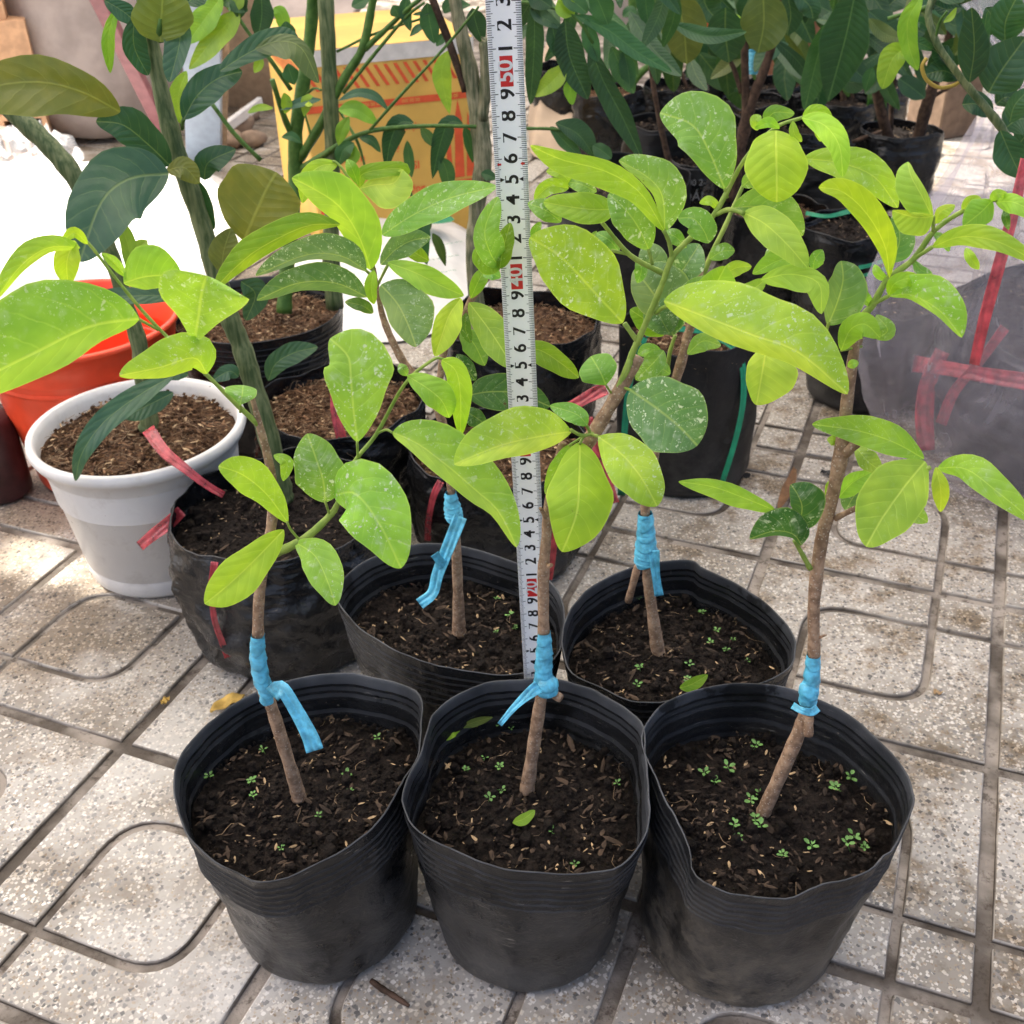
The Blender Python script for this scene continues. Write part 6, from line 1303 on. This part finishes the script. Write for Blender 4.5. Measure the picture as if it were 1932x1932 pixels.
leaves(LT, 'C', 'citrus', 92, [
    R('l', [(1385, -30), (1310, 110), (1315, 250), (1360, 378)], (55, 52), d=1), R('l', [(1310, 245), (1225, 320), (1172, 478)], (62, 70), d=2, spots=0), R('c', [(1300, 240), (1360, 230), (1450, 270)], (36, 30), d=2),
    R('K', [(1640, 442), (1665, 260), (1650, 40)], (85, 80), d=-1), R('c', [(1640, 440), (1700, 260), (1735, 60)], (30, 40), d=-.6),
    R('C', [(1742, 498), (1810, 380), (1940, 200)], (125, 125), d=-1, qx=.6), R('c', [(1830, 228), (1835, 110), (1900, -30)], (90, 110), d=1, qx=.65), R('c', [(1855, 655), (1885, 560), (1970, 470)], (45, 75), d=-2),
    R('C', [(1805, 700), (1860, 830), (1922, 958)], (80, 90), d=-2, qx=.65), R('C', [(1830, 690), (1900, 640), (1990, 640)], (90, 90), d=2), R('K', [(1590, 420), (1500, 380), (1400, 400)], (60, 60), d=1.5), R('K', [(1560, 330), (1490, 300), (1440, 260)], (45, 60), d=2),
    R('K', [(1600, 40), (1520, 50), (1440, 20)], (40, 50), d=3), R('c', [(1730, 40), (1760, 100), (1720, 200)], (50, 60), d=3), R('K', [(1600, 560), (1680, 560), (1760, 620)], (70, 60), d=5), R('K', [(1480, 0), (1560, -40), (1650, -60)], (60, 60), d=2), R('K', [(1900, 780), (1960, 700), (2000, 620)], (80, 80), d=4), R('K', [(1780, 560), (1840, 520), (1900, 560)], (60, 60), d=5),
    R('c', [(1420, 160), (1380, 120), (1340, 130)], (30, 30), d=3), R('l', [(1500, 120), (1540, 90), (1570, 40)], (16, 16), d=1)])

# ---- far things behind the trees
def pot_far(x, y, r, h, mat, lab, cat):
    c = onz(x, y) + Vector((0, r, 0)); v, f = lathe(c, [(.01, .2), (r * .7, .1), (r * .95, h * .9), (r, h * .92), (r, h), (r * .92, h), (r * .85, h * .7), (.01, h * .7)], 40)
    o = mesh(cat.replace(' ', '_'), v, f, M[mat]); ground_thing(o, c); return tag(o, lab, cat)
pot_far(1495, 150, 12, 20, 'terracotta', 'brown terracotta pot behind the dark forked trunk at the back', 'terracotta pot')
pot_far(1300, 105, 9, 12, 'orange', 'small orange red tub far behind the taped grafts', 'plastic tub')
pot_far(1180, 60, 14, 16, 'slat', 'white tub far back, above the lance leaves', 'plastic tub')
P = [onz(x, y) for x, y in ((1000, 300), (1000, 200), (1040, 110), (1100, 130), (1110, 220), (1085, 300))]; c = sum(P, Vector()) / 6; P2 = spline(P + [P[0]], 40)[:-1]; v = []; f = []
for i in range(11):
    for k in range(40):
        p = c.lerp(P2[k], i / 10); p.z = .3 + 13 * (1 - (i / 10) ** 3) * (.7 + .7 * noise.noise(Vector((p.x * .12, p.y * .08, 7)))) + 1.5 * noise.noise(Vector((p.x * .4, p.y * .3, 2))); p.z = max(.2, p.z); v.append(p)
for i in range(10):
    for k in range(40): f.append((i * 40 + k, i * 40 + (k + 1) % 40, (i + 1) * 40 + (k + 1) % 40, (i + 1) * 40 + k))
o = mesh('brown_paper_bag', v, f, M['paper']); ground_thing(o, c); tag(o, 'crumpled brown paper bag on the ground right of the tape', 'paper bag')
mb = MB(); mb.box(Vector((40, 470, 60)), Vector((420, 0, 0)), Vector((0, 5, 0)), Vector((0, 0, 60))); o = mb.obj('wall', M['wallpaint'], None, False); ground_thing(o, Vector((40, 465, 0))); tag(o, 'plain cream painted wall at the far end of the yard', 'wall')

# ---- bits on the paving
def flat(name, pts, w, mat, lab, cat, d=None, h=.25):
    P = [onz(x, y, h) for x, y in pts]; P = spline(P, 10); v = []; f = []
    for i, c in enumerate(P):
        t = (P[min(i + 1, 10)] - P[max(i - 1, 0)]).normalized(); s = t.cross(Vector((0, 0, 1))).normalized(); ww = w * math.sin(math.pi * min(.98, max(.03, i / 10))) ** .6
        for a in (-1, -.4, .3, 1): v.append(c + s * a * ww + Vector((0, 0, .22 * abs(a) ** 1.5 + .12 * math.sin(i * 1.3 + a))))
    for i in range(10):
        for j in range(3): f.append((i * 4 + j, i * 4 + j + 1, i * 4 + j + 5, i * 4 + j + 4))
    o = mesh(name, v, f, M[mat]); b = onz(*pts[0], 0); ground_thing(o, b); md = o.modifiers.new('Solidify', 'SOLIDIFY'); md.thickness = .0003; return tag(o, lab, cat)
flat('yellow_dry_leaf', [(398, 1345), (430, 1325), (462, 1314)], .62, 'dryleaf', 'dry yellow leaf on the paving behind the front left pot', 'leaf')
flat('brown_dry_leaf', [(1500, 885), (1486, 925), (1468, 962)], .55, 'brownleaf', 'curled brown dry leaf on the paving beside the leaning stem', 'leaf', h=1.0)
flat('black_seed', [(1548, 893), (1558, 892), (1568, 898)], .3, 'ink', 'small black seed on the paving near the leaning stem', 'seed')
flat('pale_pod', [(1762, 1302), (1766, 1310), (1778, 1308)], .12, 'husk', 'tiny pale curved husk on the paving right of the front right pot', 'husk', h=.1)
flat('yellow_crumb', [(306, 1330), (312, 1324), (320, 1318)], .28, 'dryleaf', 'small yellow crumb in a tile groove left of the front left pot', 'crumb', h=.1)
mb = MB(); mb.tube(spline([onz(x, y, .2) for x, y in ((700, 1850), (722, 1866), (745, 1880), (772, 1898))], 12), [.16, .18, .2, .19, .22, .2, .17, .2, .19, .16, .18, .14, .1], 7)
o = mb.obj('black_twig', M['dbark']); ground_thing(o, onz(735, 1873)); tag(o, 'short crooked black twig on the paving between the front left and middle pots', 'twig')
# leaf bits lying on the soil of the middle pot
leaf(saps['FM'], [q('H', 590, 410), q('H', 640, 355), q('H', 690, 340)], 14, 13, 'Y', 50.3, 51.2, spots=0, name='fallen_leaf')
leaf(saps['FM'], [q('H', 690, 340), q('H', 770, 310), q('H', 862, 285)], 6, 8, 'O', 51.2, 51.8, spots=0, name='fallen_leaf')
leaf(saps['FM'], [q('H', 970, 852), q('H', 1030, 830), q('H', 1088, 785)], 9, 11, 'L', 43.4, 44.2, spots=0, name='fallen_leaf')
leaf(saps['BR'], [q('F', 85, 1910), q('F', 150, 1890), q('F', 235, 1840)], 10, 12, 'l', 53.2, 54.5, spots=0, name='fallen_leaf')
